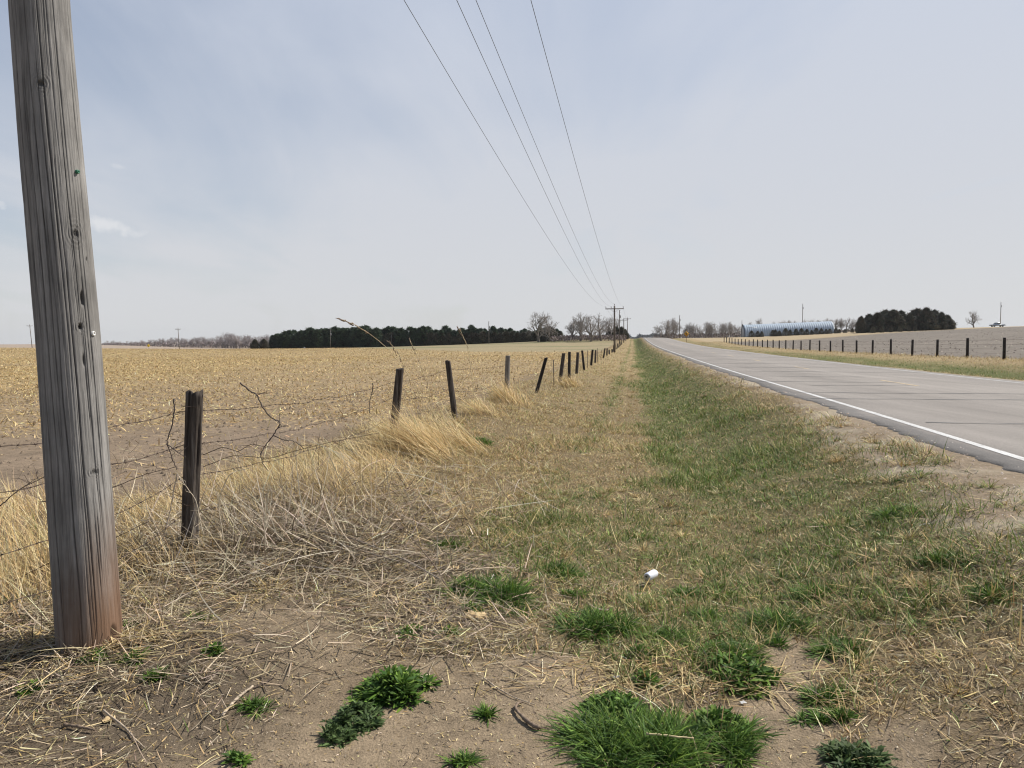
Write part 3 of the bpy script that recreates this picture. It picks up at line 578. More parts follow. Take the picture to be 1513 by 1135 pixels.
def near_pole():
    p0 = W(133, 947, 3.90); p0[2] = tz(p0[0], p0[1])-.12; p1 = W(101, 497, POLE_Y); pm = W(74, 200, POLE_Y+.01); p2 = W(58, 0, POLE_Y+.02)
    H = 8.0; zs = np.array([p0[2], tz(p0[0], p0[1]), p1[2], pm[2], p2[2], H]); dx = 0.
    xs = np.array([p0[0], p0[0], p1[0], pm[0], p2[0], p2[0]+dx*(H-p2[2])]); ys = np.array([p0[1], p0[1], p1[1], pm[1], p2[1], p2[1]+.05])
    rs = np.array([.158, .157, .1475, .141, .135, .105])
    root = empty('utility_pole', (p0[0], p0[1], tz(p0[0], p0[1])))
    tag(root, 'large close weathered grey wooden utility pole with reddish base at the left edge', 'utility pole')
    na, nz = 420, 560
    zz = np.concatenate([np.linspace(p0[2], 3.7, nz-60), np.linspace(3.7, H, 61)[1:]]); th = np.arange(na)/na*2*PI
    k = np.hanning(9); k /= k.sum()
    def sm(a): v = np.interp(zz, zs, a); v = np.convolve(np.pad(v, 30, mode='edge'), np.hanning(61)/np.hanning(61).sum(), 'same')[30:-30]; return v
    cx, cy, R = sm(xs), sm(ys), sm(rs)
    T, Z = np.meshgrid(th, zz); rad = np.tile(R[:, None], (1, na)); dark = np.ones_like(rad)
    Ts = T+.06*(vn(Z*1.6, Z*0, 8)-.5)+.03*(vn(Z*5, T*2, 9)-.5); c_, s_ = np.cos(Ts), np.sin(Ts)
    rad = rad+.004*(vn(c_*1.5+4, s_*1.5+Z*.6, 3)-.5)+.0014*(vn(c_*16+40, s_*16+Z*1.1, 5)-.5)+.0009*(vn(Ts*22*2, Z*1.6, 6)-.5)+.0012*(vn(Ts*60, Z*5, 7)-.5)
    r2 = np.random.default_rng(11); spiral = -.06
    for i in range(130):
        t0 = r2.uniform(0, 2*PI); zc = r2.uniform(0, 5.0); L = r2.uniform(.12, 1.1); w = r2.uniform(.0010, .0030)/.15; dp = r2.uniform(.003, .010)
        if i < 8: t0 = -1.0-1.6*i/8+.1; zc = (1.3, 2.5, .9, 2.2, 1.8, .7, 3.0, 1.5)[i]; L = 1.25; w = .0028/.15; dp = .014
        wob = .05*(vn(Z*3, Z*0+i, i)-.5)
        dT = (T-(t0+spiral*(Z-zc)+wob)+PI) % (2*PI)-PI; env = np.clip(1-np.abs(Z-zc)/L, 0, 1)**.6
        f = np.exp(-(dT/(w*(.4+.6*env)))**2)*env; rad -= dp*f; dark *= 1-.32*f
    def ang_of(px, py):
        d = W(px, py, 1.)-W(px, py, 0.)*0; o = np.array([0, 0, EYE]); v = W(px, py, 1.)-o
        for s in np.linspace(3.4, 4.3, 1800):
            q = o+v*s; ccx, ccy, rr = np.interp(q[2], zz, cx), np.interp(q[2], zz, cy), np.interp(q[2], zz, R)
            if math.hypot(q[0]-ccx, q[1]-ccy) <= rr: return q, math.atan2(q[1]-ccy, q[0]-ccx)
        return q, 0
    def dimple(px, py, sa, sz, dp, ring=0):
        nonlocal rad, dark
        q, a = ang_of(px, py); dT = ((T-a+PI) % (2*PI)-PI)*.15; dz = Z-q[2]; rr = np.sqrt((dT/sa)**2+(dz/sz)**2)
        f = np.exp(-rr**4); rad -= dp*f; dark *= 1-.6*f
        if ring: rad += .0032*np.cos(rr*5.5)*np.exp(-(rr/3.0)**2); dark *= 1-.18*(1+np.cos(rr*5.5))*np.exp(-(rr/2.4)**2)
    dimple(119, 483, .009, .012, .03, 1); dimple(122, 441, .009, .035, .02); dimple(60, 123, .014, .016, .008, 1); dimple(139, 697, .012, .012, .004, 1)
    dimple(112, 345, .014, .02, .006, 1); dimple(128, 383, .004, .008, .012); dimple(124, 532, .007, .03, .008); dimple(168, 935, .02, .04, .012)
    x = cx[:, None]+rad*np.cos(T); y = cy[:, None]+rad*np.sin(T)
    V = np.stack([x, y, Z], -1).reshape(-1, 3)-np.array(root.location)
    i = np.arange(nz-1)[:, None]*na; j = np.arange(na)[None]; j2 = (j+1) % na; q = np.stack([i+j, i+j2, i+na+j2, i+na+j], -1).reshape(-1, 4)
    V = np.vstack([V, [cx[-1]-root.location[0], cy[-1]-root.location[1], H-root.location[2]]]); tt = np.stack([(nz-1)*na+np.arange(na), (nz-1)*na+(np.arange(na)+1) % na, np.full(na, nz*na)], -1)
    dc = np.append(dark.ravel(), 1.); o = mesh_np('pole_shaft', V, q, tt, M_POLE, root, col=np.repeat(dc[:, None], 3, 1), smooth=True)
    def disc(px, py, r, th_, mat, name, lab, hole=False):
        qq, a = ang_of(px, py); n = np.array([math.cos(a), math.sin(a), 0]); t = np.array([-n[1], n[0], 0]); up = np.array([0, 0, 1.]); mb = MB()
        ring = lambda rr, off, sq=1.0: [qq+n*off+t*math.cos(b)*rr+up*math.sin(b)*rr*sq for b in np.arange(24)/24*2*PI]
        v = ring(r, -.006)+ring(r, th_*.7)+ring(r*.85, th_)+ring(r*.35, th_)+ring(r*.3, th_*.4)+[qq+n*th_*.4]
        k = np.arange(24); k2 = (k+1) % 24; q4 = np.vstack([np.stack([s*24+k, s*24+k2, (s+1)*24+k2, (s+1)*24+k], -1) for s in range(4)]); t3 = np.stack([96+k, 96+k2, np.full(24, 120)], -1)
        mb.add(np.array(v)-np.array(root.location), q4, t3); oo = mb.build(name, mat, root, usecol=False); tag(oo, lab)
    disc(137.5, 493, .0125, .008, simple('tag_white', (.62, .61, .58), .5, .2, 60, .2), 'inspection_tag', 'small round white metal tag nailed to the pole')
    disc(113, 254, .010, .014, simple('tag_green', (.03, .16, .09), .5, 0, 60, .2), 'inspection_tag', 'small green plastic button nailed to the pole')
    mb = MB(); q, a = ang_of(143, 432)
    # top hardware, out of the picture above
    tx, ty = cx[-1]-root.location[0], cy[-1]-root.location[1]; tz_ = H-root.location[2]
    mb.box((tx, ty-.14, tz_-.32), (2.4, .10, .12), rz=-.16); mb.build('crossarm', M_FARWOOD, root)
    for sgn in (-1, 1):
        mb = MB(); mb.tube([(tx+sgn*.65*math.cos(.16), ty-.14-sgn*.65*math.sin(.16), tz_-.36), (tx, ty-.11, tz_-.9)], .014, 6); mb.build('brace', M_STEEL, root)
    ends = []
    for off, dz in ((-.86, .0), (0.03, 0), (.17, .38), (1.22, 0)):
        bx, by, bz = tx+off*math.cos(.16), ty-.14*(off != 0)-off*math.sin(.16), tz_-.26+dz; mb = MB()
        mb.tube([(bx, by, bz), (bx, by, bz+.10), (bx, by, bz+.11), (bx, by, bz+.15), (bx, by, bz+.16), (bx, by, bz+.21)], [.012, .012, .045, .05, .03, .035], 12); mb.build('insulator', M_PORC, root)
        ends.append(np.array([bx, by, bz+.21])+np.array(root.location))
    return root, ends
npole, ends0 = near_pole()
# ------------------------------------------------------------------ far poles and wires
def far_pole(px, py, Y, top, arm=2.75, mat=None, armrz=-.16, rad=.15, label='', pins=True, group=None, twin=False, lean=0):
    p = W(px, py, Y); z0 = tz(p[0], p[1]); t = W(px, top, Y); h = t[2]-z0
    root = empty('utility_pole', (p[0], p[1], z0)); tag(root, label, 'utility pole', group); mat = mat or M_FARWOOD
    mb = MB(); mb.tube([(0, 0, -.3), (lean*h*.5, 0, h*.5), (lean*h, 0, h)], [rad, rad*.87, rad*.72], 10); mb.build('pole_shaft', mat, root); e = []
    if arm:
        mb = MB(); mb.box((lean*h, -.13, h-.45), (arm, .11, .13), rz=armrz); mb.build('crossarm', mat, root)
        for sgn in (-1, 1):
            mb = MB(); mb.tube([(lean*h+sgn*.62, -.15, h-.5), (lean*h, -.12, h-1.05)], .02, 6); mb.build('brace', M_STEEL, root)
        ca, sa = math.cos(armrz), math.sin(armrz)
        for off, dz in ((-arm/2+.08, -.38), (-.5, -.38), (0, .0), (arm/2-.08, -.38)):
            mb = MB(); b = (lean*h+off*ca, (-.13 if off else 0)+off*sa, h+dz); mb.tube([b, (b[0], b[1], b[2]+.12), (b[0], b[1], b[2]+.14), (b[0], b[1], b[2]+.3)], [.02, .02, .07, .055], 8); mb.build('insulator', M_PORC, root)
            e.append(np.array([b[0]+p[0], b[1]+p[1], b[2]+.3+z0]))
    elif pins:
        mb = MB()
        for q in (.25, .9): mb = MB(); mb.tube([(0, 0, h-q), (.35, 0, h-q+.15)], .03, 6); mb.build('insulator', M_PORC, root)
        mb = MB(); mb.tube([(.25, 0, h-2.4), (.25, 0, h-1.5)], .16, 8); mb.build('transformer', M_PORC, root)
    return root, e
r1, ends1 = far_pole(908, 519, 115, 452, label='brown wooden utility pole with crossarm standing at the fence line, nearest of the far poles', rad=.16)
r2, ends2 = far_pole(921.7, 508, 235, 471, label='second far utility pole with crossarm just behind the fence, before the dark cedars')
r3, ends3 = far_pole(927, 500, 300, 469.5, label='third far utility pole with a thin crossarm beside the grass at the road crest', mat=M_FARWOOD)
far_pole(915.4, 501, 228, 458, arm=0, rad=.14, label='tall bare utility pole between the bare trees and the crossarm poles')
far_pole(47.5, 512.5, 304, 480, arm=2.0, armrz=.5, rad=.14, label='thin utility pole alone on the horizon left of the big weathered pole', lean=-.06)
far_pole(265, 514.5, 306, 485, arm=2.0, armrz=.4, rad=.14, label='utility pole rising above the far bare trees on the left', lean=-.03)
far_pole(349, 516, 306, 503, arm=0, pins=False, rad=.10, label='short post in front of the far bare woods on the left')
far_pole(488.5, 515, 292, 487, arm=0, rad=.13, mat=M_POST2, label='pale utility pole in front of the left end of the dark pine row')
far_pole(579, 512, 292, 495, arm=0, rad=.10, mat=M_POST2, pins=False, label='small brown pole half hidden before the dark pines behind the leaning post')
far_pole(722.5, 510.5, 262, 475, arm=0, rad=.14, mat=M_POST2, label='pale utility pole rising from the pale pasture before the pine row')
far_pole(1004, 498.5, 310, 466, arm=0, rad=.15, label='utility pole beside the round bare trees right of the road crest')
far_pole(1096, 498, 345, 473.5, arm=0, rad=.12, label='slim pole at the dark end of the blue arched shed')
far_pole(1185.5, 493, 345, 449, arm=0, rad=.15, label='tall pole rising behind the blue arched shed')
far_pole(1478, 483.5, 345, 446, arm=0, rad=.2, mat=simple('grey_pole', (.42, .41, .40), .7, 0, 20, .15), label='pale grey utility pole on the hill next to the parked pickup')
def wires():
    labs = ['leftmost thin power wire sweeping up from the crossarm pole to the top edge', 'second power wire from the left crossing the sky', 'third power wire from the left crossing the sky', 'rightmost steep power wire crossing the sky']
    sets = [ends0, ends1, ends2, ends3]
    tops = [(598, 0), (671, 0), (706, 0), (785, 0)]
    for k in range(4):
        mb = MB()
        for s in range(3):
            a, b = sets[s][k], sets[s+1][k]; n = 90 if s == 0 else 24; t = np.linspace(0, 1, n)**(1.7 if s == 0 else 1)
            sag = (1.55, 1.2, .6)[s]; p = a[None]*(1-t)[:, None]+b[None]*t[:, None]; p[:, 2] -= sag*4*t*(1-t)
            if s == 0:      # the span is straight in plan; nudge its start onto the insulator
                pass
            mb.tube(p, .0058 if s == 0 else .008, 5)
        tag(mb.build('power_line', M_WIRE, smooth=True), labs[k], 'power wire', 'power wires along the road')
wires()
# ------------------------------------------------------------------ fence on the left
def wood_post(px0, py0, px1, py1, Y, wpx, mat, label, seed, rough=1., name='fence_post', group='posts of the old barbed wire fence', square=False, tilt_y=0):
    b = W(px0, py0, Y); zg = tz(b[0], b[1]); t = W(px1, py1, Y+tilt_y); r = wpx*.5*Y/FPX
    nz, na = 70, 56; f = np.linspace(0, 1, nz); th = np.arange(na)/na*2*PI; bz = min(b[2], zg)-.15
    d = (t-b)/(t[2]-b[2]); zz = bz+(t[2]-bz)*f; ax = b[0]+d[0]*(zz-b[2]); ay = b[1]+d[1]*(zz-b[2])
    T, F = np.meshgrid(th, f); c, s = np.cos(T), np.sin(T); H = F*(t[2]-bz)
    rr = r*(1.06-.12*F)*(1+rough*(.16*(vn(T/2/PI*6, H*2.2, seed)-.5)*2*0+.13*(vn(c*1.7+5, s*1.7+H*1.1, seed)-.5)+.10*(vn(c*9+9, s*9+H*1.3, seed+1)-.5)+.05*(vn(c*20, s*20+H*7, seed+2)-.5)))
    if rough > .9: rr = rr*(1+.10*np.cos(3*T+1+.6*H)+.06*np.cos(2*T+seed))
    dk = np.ones_like(rr); q_ = np.random.default_rng(seed)
    for i in range(int(9*rough)):
        t0 = q_.uniform(0, 6.28); zc = q_.uniform(.1, 1.1)*(t[2]-bz); L = q_.uniform(.15, .6); dT = (T-t0-.1*(H-zc)+PI) % (2*PI)-PI; g_ = np.exp(-(dT/.10)**2)*np.clip(1-np.abs(H-zc)/L, 0, 1)**.5
        rr = rr*(1-.28*g_); dk *= 1-.5*g_
    x = ax[:, None]+rr*c; y = ay[:, None]+rr*s; z = np.tile(zz[:, None], (1, na)); z[-1] += rough*r*.35*(vn(c[-1]*2, s[-1]*2, seed+4)-.5)*2
    V = np.stack([x, y, z], -1).reshape(-1, 3); i = np.arange(nz-1)[:, None]*na; j = np.arange(na)[None]; j2 = (j+1) % na; q = np.stack([i+j, i+j2, i+na+j2, i+na+j], -1).reshape(-1, 4)
    V = np.vstack([V, [ax[-1], ay[-1], t[2]-.003]]); tt = np.stack([(nz-1)*na+np.arange(na), (nz-1)*na+(np.arange(na)+1) % na, np.full(na, nz*na)], -1)
    org = np.array([b[0], b[1], zg]); o = mesh_np(name, V-org, q, tt, mat, None, col=np.repeat(np.append(dk.ravel(), 1.)[:, None], 3, 1), smooth=True); o.location = org
    tag(o, label, 'fence post', group); return t, b
def t_post(px0, py0, px1, py1, Y, label):
    b = W(px0, py0, Y); zg = tz(b[0], b[1]); t = W(px1, py1, Y); mb = MB(); o = np.array([b[0], b[1], zg]); d = np.array([t[0]-b[0], 0, 0]); h = t[2]-zg
    w = .045 if Y > 60 else .036
    mb.tube([(0, 0, -.2), (d[0]*.5, 0, h*.5), (d[0], 0, h)], w*.5, 4); mb.tube([(0, -.02, -.2), (d[0], -.02, h)], w*.35, 4)
    for k in range(12): mb.box((d[0]*(k+1)/13, -.035, h*(k+1)/13), (.02, .02, .015))
    ob = mb.build('fence_post', simple('rusty_steel', (.10, .075, .06), .8, .3, 40, .3) if 'rusty_steel' not in bpy.data.materials else bpy.data.materials['rusty_steel']); ob.location = o
    tag(ob, label, 'fence post', 'posts of the old barbed wire fence')
posts = []
wood_post(280, 812, 289, 582, 5.55, 26, M_POST, 'thick rough dark split fence post right beside the big utility pole', 3, 1.7)
wood_post(581, 643, 591, 545, 11., 12.4, M_POST, 'dark fence post leaning right, standing in the tall golden grass', 5, .9)
wood_post(674.5, 634, 661.5, 533, 14.2, 8.5, M_POST, 'dark fence post leaning left, third from the big utility pole', 8, .7)
wood_post(748, 596, 750.5, 525.5, 19.2, 7.5, M_POST2, 'straight smooth grey fence post, fourth from the big utility pole', 11, .3)
wood_post(794.2, 574.5, 807, 528.5, 25.4, 5.2, M_DARKPOST, 'slim dark fence post leaning strongly right, fifth from the big pole', 14, .4)
for k, (a, b_, c, d, Y, st, lab) in enumerate(((818.4, 564, 817.8, 531.5, 30.7, 1, 'thin rusty steel fence post just after the strongly leaning post'), (828, 560, 832.9, 522, 33.3, 0, 'dark fence post leaning right behind the thin steel post'),
        (841, 551.8, 841.4, 520, 38, 0, 'upright black fence post, eighth along the old fence'), (852.3, 546.4, 853.9, 520.8, 43.2, 0, 'dark fence post, ninth along the old fence'), (862.6, 542, 860.2, 518, 49.4, 0, 'dark fence post leaning slightly left, tenth along the old fence'),
        (868, 535.5, 868, 517.8, 53.3, 1, 'thin steel fence post, eleventh along the old fence'), (873.9, 535, 875.7, 516.8, 58.5, 0, 'brown fence post leaning right, twelfth along the old fence'), (879.5, 534.3, 880, 517.3, 64.5, 0, 'brown fence post, thirteenth along the old fence'),
        (882.6, 532, 882.6, 514.5, 68, 1, 'thin steel fence post, fourteenth along the old fence'), (887.8, 531.2, 888.4, 517.2, 75.5, 1, 'thin steel fence post, fifteenth along the old fence'), (891.7, 529, 893.9, 514.8, 82.5, 0, 'brown fence post leaning right, sixteenth along the old fence'),
        (896.7, 526, 897.1, 514.8, 93, 0, 'black fence post just left of the crossarm pole'), (900.3, 525, 899.9, 516.8, 102, 0, 'short brown fence post left of the crossarm pole'), (904.4, 524, 904.4, 516, 113, 0, 'brown fence post touching the foot of the crossarm pole'))):
    if st: t_post(a, b_, c, d, Y, lab)
    else: wood_post(a, b_, c, d, Y, (5.6 if Y < 36 else 4.4 if Y < 45 else 3.4 if Y < 60 else 2.8 if Y < 80 else 2.2), (M_DARKPOST, M_POST)[k % 2], lab, 20+k, .4)
for k in range(13):
    v = 122+8.5*k; x = -3.2+SL*v; z = tz(x, v); q = np.array(project(x, v, z)); h = 1.05; q2 = project(x+rng.normal(0, .08), v, z+h)
    wood_post(q[0], q[1], q2[0], q2[1], v, .12*FPX/v, M_POST, 'small far fence post in the line running from the crossarm pole to the crest', 50+k, .3, group='far fence posts beyond the crossarm pole')
# post that stands out of the frame on the left and carries the wires
wood_post(-150, 990, -150, 640, 3.35, 40, M_POST, 'thick split fence post standing left of the big utility pole', 71)
LINE = [(-7, None), (3.35, None), (5.55, 0), (11., 0), (14.2, 0), (19.2, 0), (25.4, 0), (38, 0), (49.4, 0), (64.5, 0), (82.5, 0), (102, 0), (130, 0), (165, 0), (200, 0), (225, 0)]
def fx(v): return {5.55: W(284, 650, 5.55)[0], 11.: W(587, 600, 11)[0], 14.2: W(668, 600, 14.2)[0], 19.2: W(749, 560, 19.2)[0], 25.4: W(801, 550, 25.4)[0]}.get(v, -3.22+SL*v)
def barbed():
    labs = ['topmost strand of rusty barbed wire on the old fence', 'second strand from the top of the rusty barbed wire fence', 'third strand from the top of the rusty barbed wire fence', 'lowest strand of barbed wire sagging into the golden grass']
    for k, h in enumerate((1.10, .84, .60, .37)):
        mb = MB(); r3 = np.random.default_rng(k+90)
        for i in range(len(LINE)-1):
            v0, v1 = LINE[i][0], LINE[i+1][0]; a = np.array([fx(v0)-.075, v0, tz(fx(v0), v0, False)+h+r3.normal(0, .02)]) if i == 0 else last
            b = np.array([fx(v1)-.075*(v1 < 30), v1, tz(fx(v1), v1, False)+h-.03*(v1 > 9)+r3.normal(0, .025)]); last = b
            L = np.linalg.norm(b-a); n = max(8, int(L*(14 if v0 < 16 else 2))); t = np.linspace(0, 1, n); sag = (.02+.07*r3.uniform())*min(1, L/4)*(1+.8*k)
            p = a[None]*(1-t)[:, None]+b[None]*t[:, None]; p[:, 2] -= sag*4*t*(1-t); w = .010*(1-np.abs(2*t-1))
            p[:, 2] += w*np.sin(t*L*5+k)+w*.7*np.sin(t*L*13+2*k); p[:, 0] += w*np.cos(t*L*7)
            if v0 < 16:
                ph = np.arange(n)*2.4; off = np.stack([np.cos(ph)*.0022, 0*ph, np.sin(ph)*.0022], -1)
                mb.tube(p+off, .0016, 4, cap=False); mb.tube(p-off, .0016, 4, cap=False)
                s = r3.uniform(0, .12)
                while s < L:
                    c = np.array([np.interp(s/L, t, p[:, q]) for q in range(3)]); dr = (b-a)/L
                    for q in range(4):
                        v = r3.normal(0, 1, 3); v -= dr*np.dot(v, dr)*.7; v = v/np.linalg.norm(v)*.016; mb.tube([c, c+v], [.0016, .0006], 3, cap=False)
                    mb.tube([c-dr*.007, c+dr*.007], .0042, 5)
                    s += .115
            else: mb.tube(p, .0022 if v0 < 40 else .003, 4, cap=False)
        tag(mb.build('barbed_wire', M_RUST, usecol=False), labs[k], 'barbed wire', 'barbed wire strands of the left fence')
barbed()
def pxpath(pts, Y, rad, name, mat, label, cat, sides=6, twigs=0, yj=.0):
    P3 = []; Ys = np.linspace(Y, Y+yj, len(pts))
    for (px, py), yy in zip(pts, Ys): P3.append(W(px, py, yy))
    P3 = np.array(P3); n = max(24, 6*len(P3)); s = np.linspace(0, len(P3)-1, n)
    q = np.stack([np.interp(s, np.arange(len(P3)), P3[:, i]) for i in range(3)], -1); kk = np.array([.25, .5, .25])
    for _ in range(3): q[1:-1] = q[:-2]*.25+q[1:-1]*.5+q[2:]*.25
    q += np.random.default_rng(len(label)).normal(0, rad*.35, q.shape); mb = MB(); mb.tube(q, np.linspace(rad, rad*.5, n), sides)
    r_ = np.random.default_rng(len(pts)+twigs)
    for i in range(twigs):
        c = q[r_.integers(2, n-1)]; d = r_.normal(0, 1, 3); d[2] = d[2]*.6+.2; d = d/np.linalg.norm(d)*r_.uniform(.04, .16); m = c+d*.5+r_.normal(0, .012, 3); mb.tube([c, m, c+d], [rad*.45, rad*.35, rad*.2], 4)
    return tag(mb.build(name, mat, smooth=True, usecol=False), label, cat)
M_VINE = simple('dead_vine', (.085, .065, .055), .85, 0, 60, .4); M_PALE0 = simple('pale_stem', (.50, .42, .31), .8, 0, 60, .3); M_TWIG = simple('grey_twig', (.33, .27, .21), .85, 0, 60, .3); M_STALK = simple('straw_stalk', (.55, .43, .24), .7, 0, 40, .2)
pxpath([(355, 566), (368, 577), (380, 583), (388, 603), (401, 618), (416, 624), (405, 642), (390, 661), (385, 672), (388, 685), (397, 696)], 6.2, .0062, 'dead_vine', M_VINE, 'dark broken vine hanging on the wires right of the split post', 'dead vine', twigs=14)
for k, (pts, Y, lab) in enumerate((([(60, 742), (110, 735), (165, 722), (215, 700), (262, 690)], 5.0, 'loose barbed wire strand sagging behind the big pole toward the split post'),
        ([(0, 748), (30, 722), (66, 705)], 4.2, 'loose short wire end sticking out left of the big pole'),
        ([(300, 690), (345, 672), (400, 678), (430, 668), (480, 655), (560, 640)], 7.0, 'loose rusty wire running low from the split post to the golden grass'),
        ([(300, 672), (330, 660), (352, 668), (372, 655), (395, 662)], 6.0, 'tangled wire end right of the split post'),
        ([(0, 870), (40, 848), (85, 826), (160, 800), (220, 770)], 4.8, 'slack bottom wire lying over the golden grass by the big pole'),
        ([(268, 600), (292, 602)], 5.46, 'wire wrapped round the head of the split post'), ([(262, 742), (278, 748), (296, 738)], 5.46, 'wire wrapped round the middle of the split post'))):
    pxpath(pts, Y, .0035, 'loose_wire', M_RUST, lab, 'wire', 5, 10 if k < 5 else 0)
for k, (pts, lab) in enumerate((([(330, 800), (322, 740), (338, 700), (372, 690)], 'pale curved weed stem right of the split post'), ([(300, 790), (290, 740), (262, 700)], 'pale weed stem leaning across the split post'), ([(390, 790), (392, 735), (400, 720)], 'upright pale weed stem in the heap'), ([(240, 800), (216, 750), (210, 700)], 'bare branching weed stem between pole and split post'), ([(420, 800), (380, 760), (350, 742)], 'grey weed stem arching left over the heap'))):
    pxpath(pts, 5.3, .004, 'dry_weed', M_PALE0, lab, 'dead stem', 5, 7)
pxpath([(404, 643), (418, 650), (436, 652), (450, 664)], 6.2, .005, 'dead_vine', M_VINE, 'short thin dark vine branching right under the broken vine', 'dead vine', twigs=5)
pxpath([(256, 590), (258, 605), (254, 630), (246, 654), (252, 670), (261, 694)], 5.4, .0055, 'dead_vine', M_VINE, 'dark dead vine hanging from the top wire just left of the split post', 'dead vine', twigs=8)
pxpath([(246, 656), (262, 668), (275, 676)], 5.4, .004, 'dead_vine', M_VINE, 'short thin vine crossing toward the split post from the left', 'dead vine', twigs=3)
pxpath([(262, 700), (257, 726), (250, 760), (240, 800)], 5.35, .005, 'dead_vine', M_TWIG, 'long pale weed stem arching down left of the split post', 'dead stem', twigs=5)
pxpath([(551, 566), (550, 580), (546, 592), (545, 640)], 10.4, .007, 'dead_vine', M_VINE, 'small dark dangling twig on the wire left of the second post', 'dead vine', twigs=4)
for k, (pts, Y, lab) in enumerate((([(613, 736), (585, 690), (560, 640), (545, 610), (528, 575)], 9.2, 'long bent straw stalk crossing the golden grass below the second post'),
        ([(674, 677), (655, 640), (632, 596), (600, 548), (574, 516), (545, 492), (520, 478), (502, 471)], 9.6, 'tallest grass stalk with a seed head arching up above the horizon'),
        ([(640, 640), (622, 590), (600, 550), (588, 520), (574, 505)], 9.9, 'slim seed stalk arching before the pines over the second post'),
        ([(640, 610), (632, 570), (618, 530), (604, 500)], 10.4, 'thin seed stalk leaning left right of the second post'),
        ([(705, 640), (700, 580), (692, 515), (680, 488), (676, 485)], 12, 'thin seed stalk with a curled head near the leaning left post'),
        ([(800, 720), (775, 690), (730, 620), (725, 600)], 12.5, 'fallen pale straw stalk in front of the straight grey post'))):
    o = pxpath(pts, Y, .0045, 'grass_stalk', M_STALK, lab, 'grass stalk', 5, yj=.1)
    if k in (1, 2, 3, 4):
        mb = MB(); r_ = np.random.default_rng(k); tip = np.array([W(*p, Y+.1) for p in pts[-3:]])
        for i in range(26 if k == 1 else 14):
            f = r_.uniform(0, 1); c = tip[0]*(1-f)+tip[2]*f if f > .5 else tip[0]*(1-2*f)+tip[1]*2*f
            dd = (tip[2]-tip[0]); dd = dd/np.linalg.norm(dd)*.05+r_.normal(0, .014, 3); mb.tube([c, c+dd*.5, c+dd], [.0015, .007, .001], 4)
        mb.tube(tip, .0035, 5); mb.build('seed_head', simple('seed_head', (.26, .19, .13), .8) if 'seed_head' not in bpy.data.materials else bpy.data.materials['seed_head'], o)
# ------------------------------------------------------------------ fence beyond the road
def right_fence():
    n = 29; tops = []
    for k in range(-1, n):
        v = 42.9+4.72*k; x = 21.0+SL*v; z = tz(x, v); mb = MB(); w = .17
        hh = 1.22+.04*math.sin(k*2.1); lx = .03*math.sin(k*1.7)
        mb.tube([(0, 0, -.2), (lx*.5, 0, hh*.5), (lx, 0, hh-.02), (lx, 0, hh)], [w/2, w/2*.97, w/2*.94, w/2*.8], 10)
        o = mb.build('fence_post', M_DARKPOST); o.location = (x, v, z); o.rotation_euler[2] = k
        tag(o, ('black round fence post beyond the road, %s from the right edge' % ORD[max(0, k)]) if k >= 0 else 'black round fence post just off the right side of the picture beyond the road', 'fence post', 'black fence posts beyond the road'); tops.append((x+lx, v, z))
    for j, h in enumerate((1.1, .84, .58, .32)):
        mb = MB(); pts = []
        for (x, v, z) in tops: pts.append((x-.09, v-.03, z+h))
        mb.tube(np.array(pts), .004, 4, cap=False)
        tag(mb.build('fence_wire', M_RUST, usecol=False), '%s wire of the fence beyond the road' % ('top', 'second', 'third', 'lowest')[j], 'fence wire', 'wires of the fence beyond the road')
right_fence()
# a few weathered posts and the corner post where that fence ends
# ------------------------------------------------------------------ trees
def seg_tree(seed, h, lv=6, spread=.5, trunk=.035, upright=.5, low=.18, nb=(3, 5), droop=0):
    r_ = np.random.default_rng(seed); T = MB(); B = MB()
    def grow(p, d, L, rad, lev):
        n = 4 if lev < 3 else 3; pts = [p]; dd = d.copy()
        for i in range(n):
            dd = dd+r_.normal(0, .10+.04*lev, 3)+np.array([0, 0, .05*upright]); dd /= np.linalg.norm(dd); pts.append(pts[-1]+dd*L/n)
        pts = np.array(pts); rr = np.linspace(rad, rad*.62, n+1); (T if lev < 1 else B).tube(pts, rr, 7 if lev < 1 else 5 if lev < 2 else 3, cap=False)
        if lev >= lv: return
        m = r_.integers(nb[0], nb[1]+1) if lev else r_.integers(5, 8)
        for i in range(m):
            f = r_.uniform(.3 if lev else low*2, 1.0); c = pts[int(f*n)]*(1-(f*n-int(f*n)))+pts[min(n, int(f*n)+1)]*(f*n-int(f*n))
            a = r_.uniform(0, 6.28); side = np.cross(dd, [math.cos(a), math.sin(a), .3]); side /= np.linalg.norm(side)+1e-9
            nd = dd*(1-spread)+side*(spread+.25*r_.uniform())+np.array([0, 0, upright*.25]); nd /= np.linalg.norm(nd)
            grow(c, nd, L*r_.uniform(.52, .82), rad*(.62-.12*f)*(.9), lev+1)
        grow(pts[-1], dd, L*.68, rad*.6, lev+1)
    grow(np.array([0, 0, -.2]), np.array([0, 0, 1.]), h*.36, h*trunk, 0)
    V = np.vstack(B.v); s = h/max(V[:, 2].max(), .1)
    for M_ in (T, B): M_.v = [v*s for v in M_.v]
    return T, B
M_BARK = simple('grey_bark', (.20, .165, .14), .9, 0, 12, .3); M_TWIGS = simple('bare_twigs', (.27, .235, .205), .9, 0, 8, .25); M_BARKD = simple('dark_bark', (.13, .105, .09), .9, 0, 12, .3)
M_TW2 = simple('far_twigs', (.31, .265, .25), .9, 0, 8, .2)
def bare_proto(seed, h, mat=None, mb2=None, **k):
    T, B = seg_tree(seed, h, **k); r = empty('bare_tree', (0, 0, 0)); T.build('trunk', mb2 or M_BARK, r, usecol=False); B.build('crown', mat or M_TWIGS, r, usecol=False); r['h'] = h; return r
used = set()
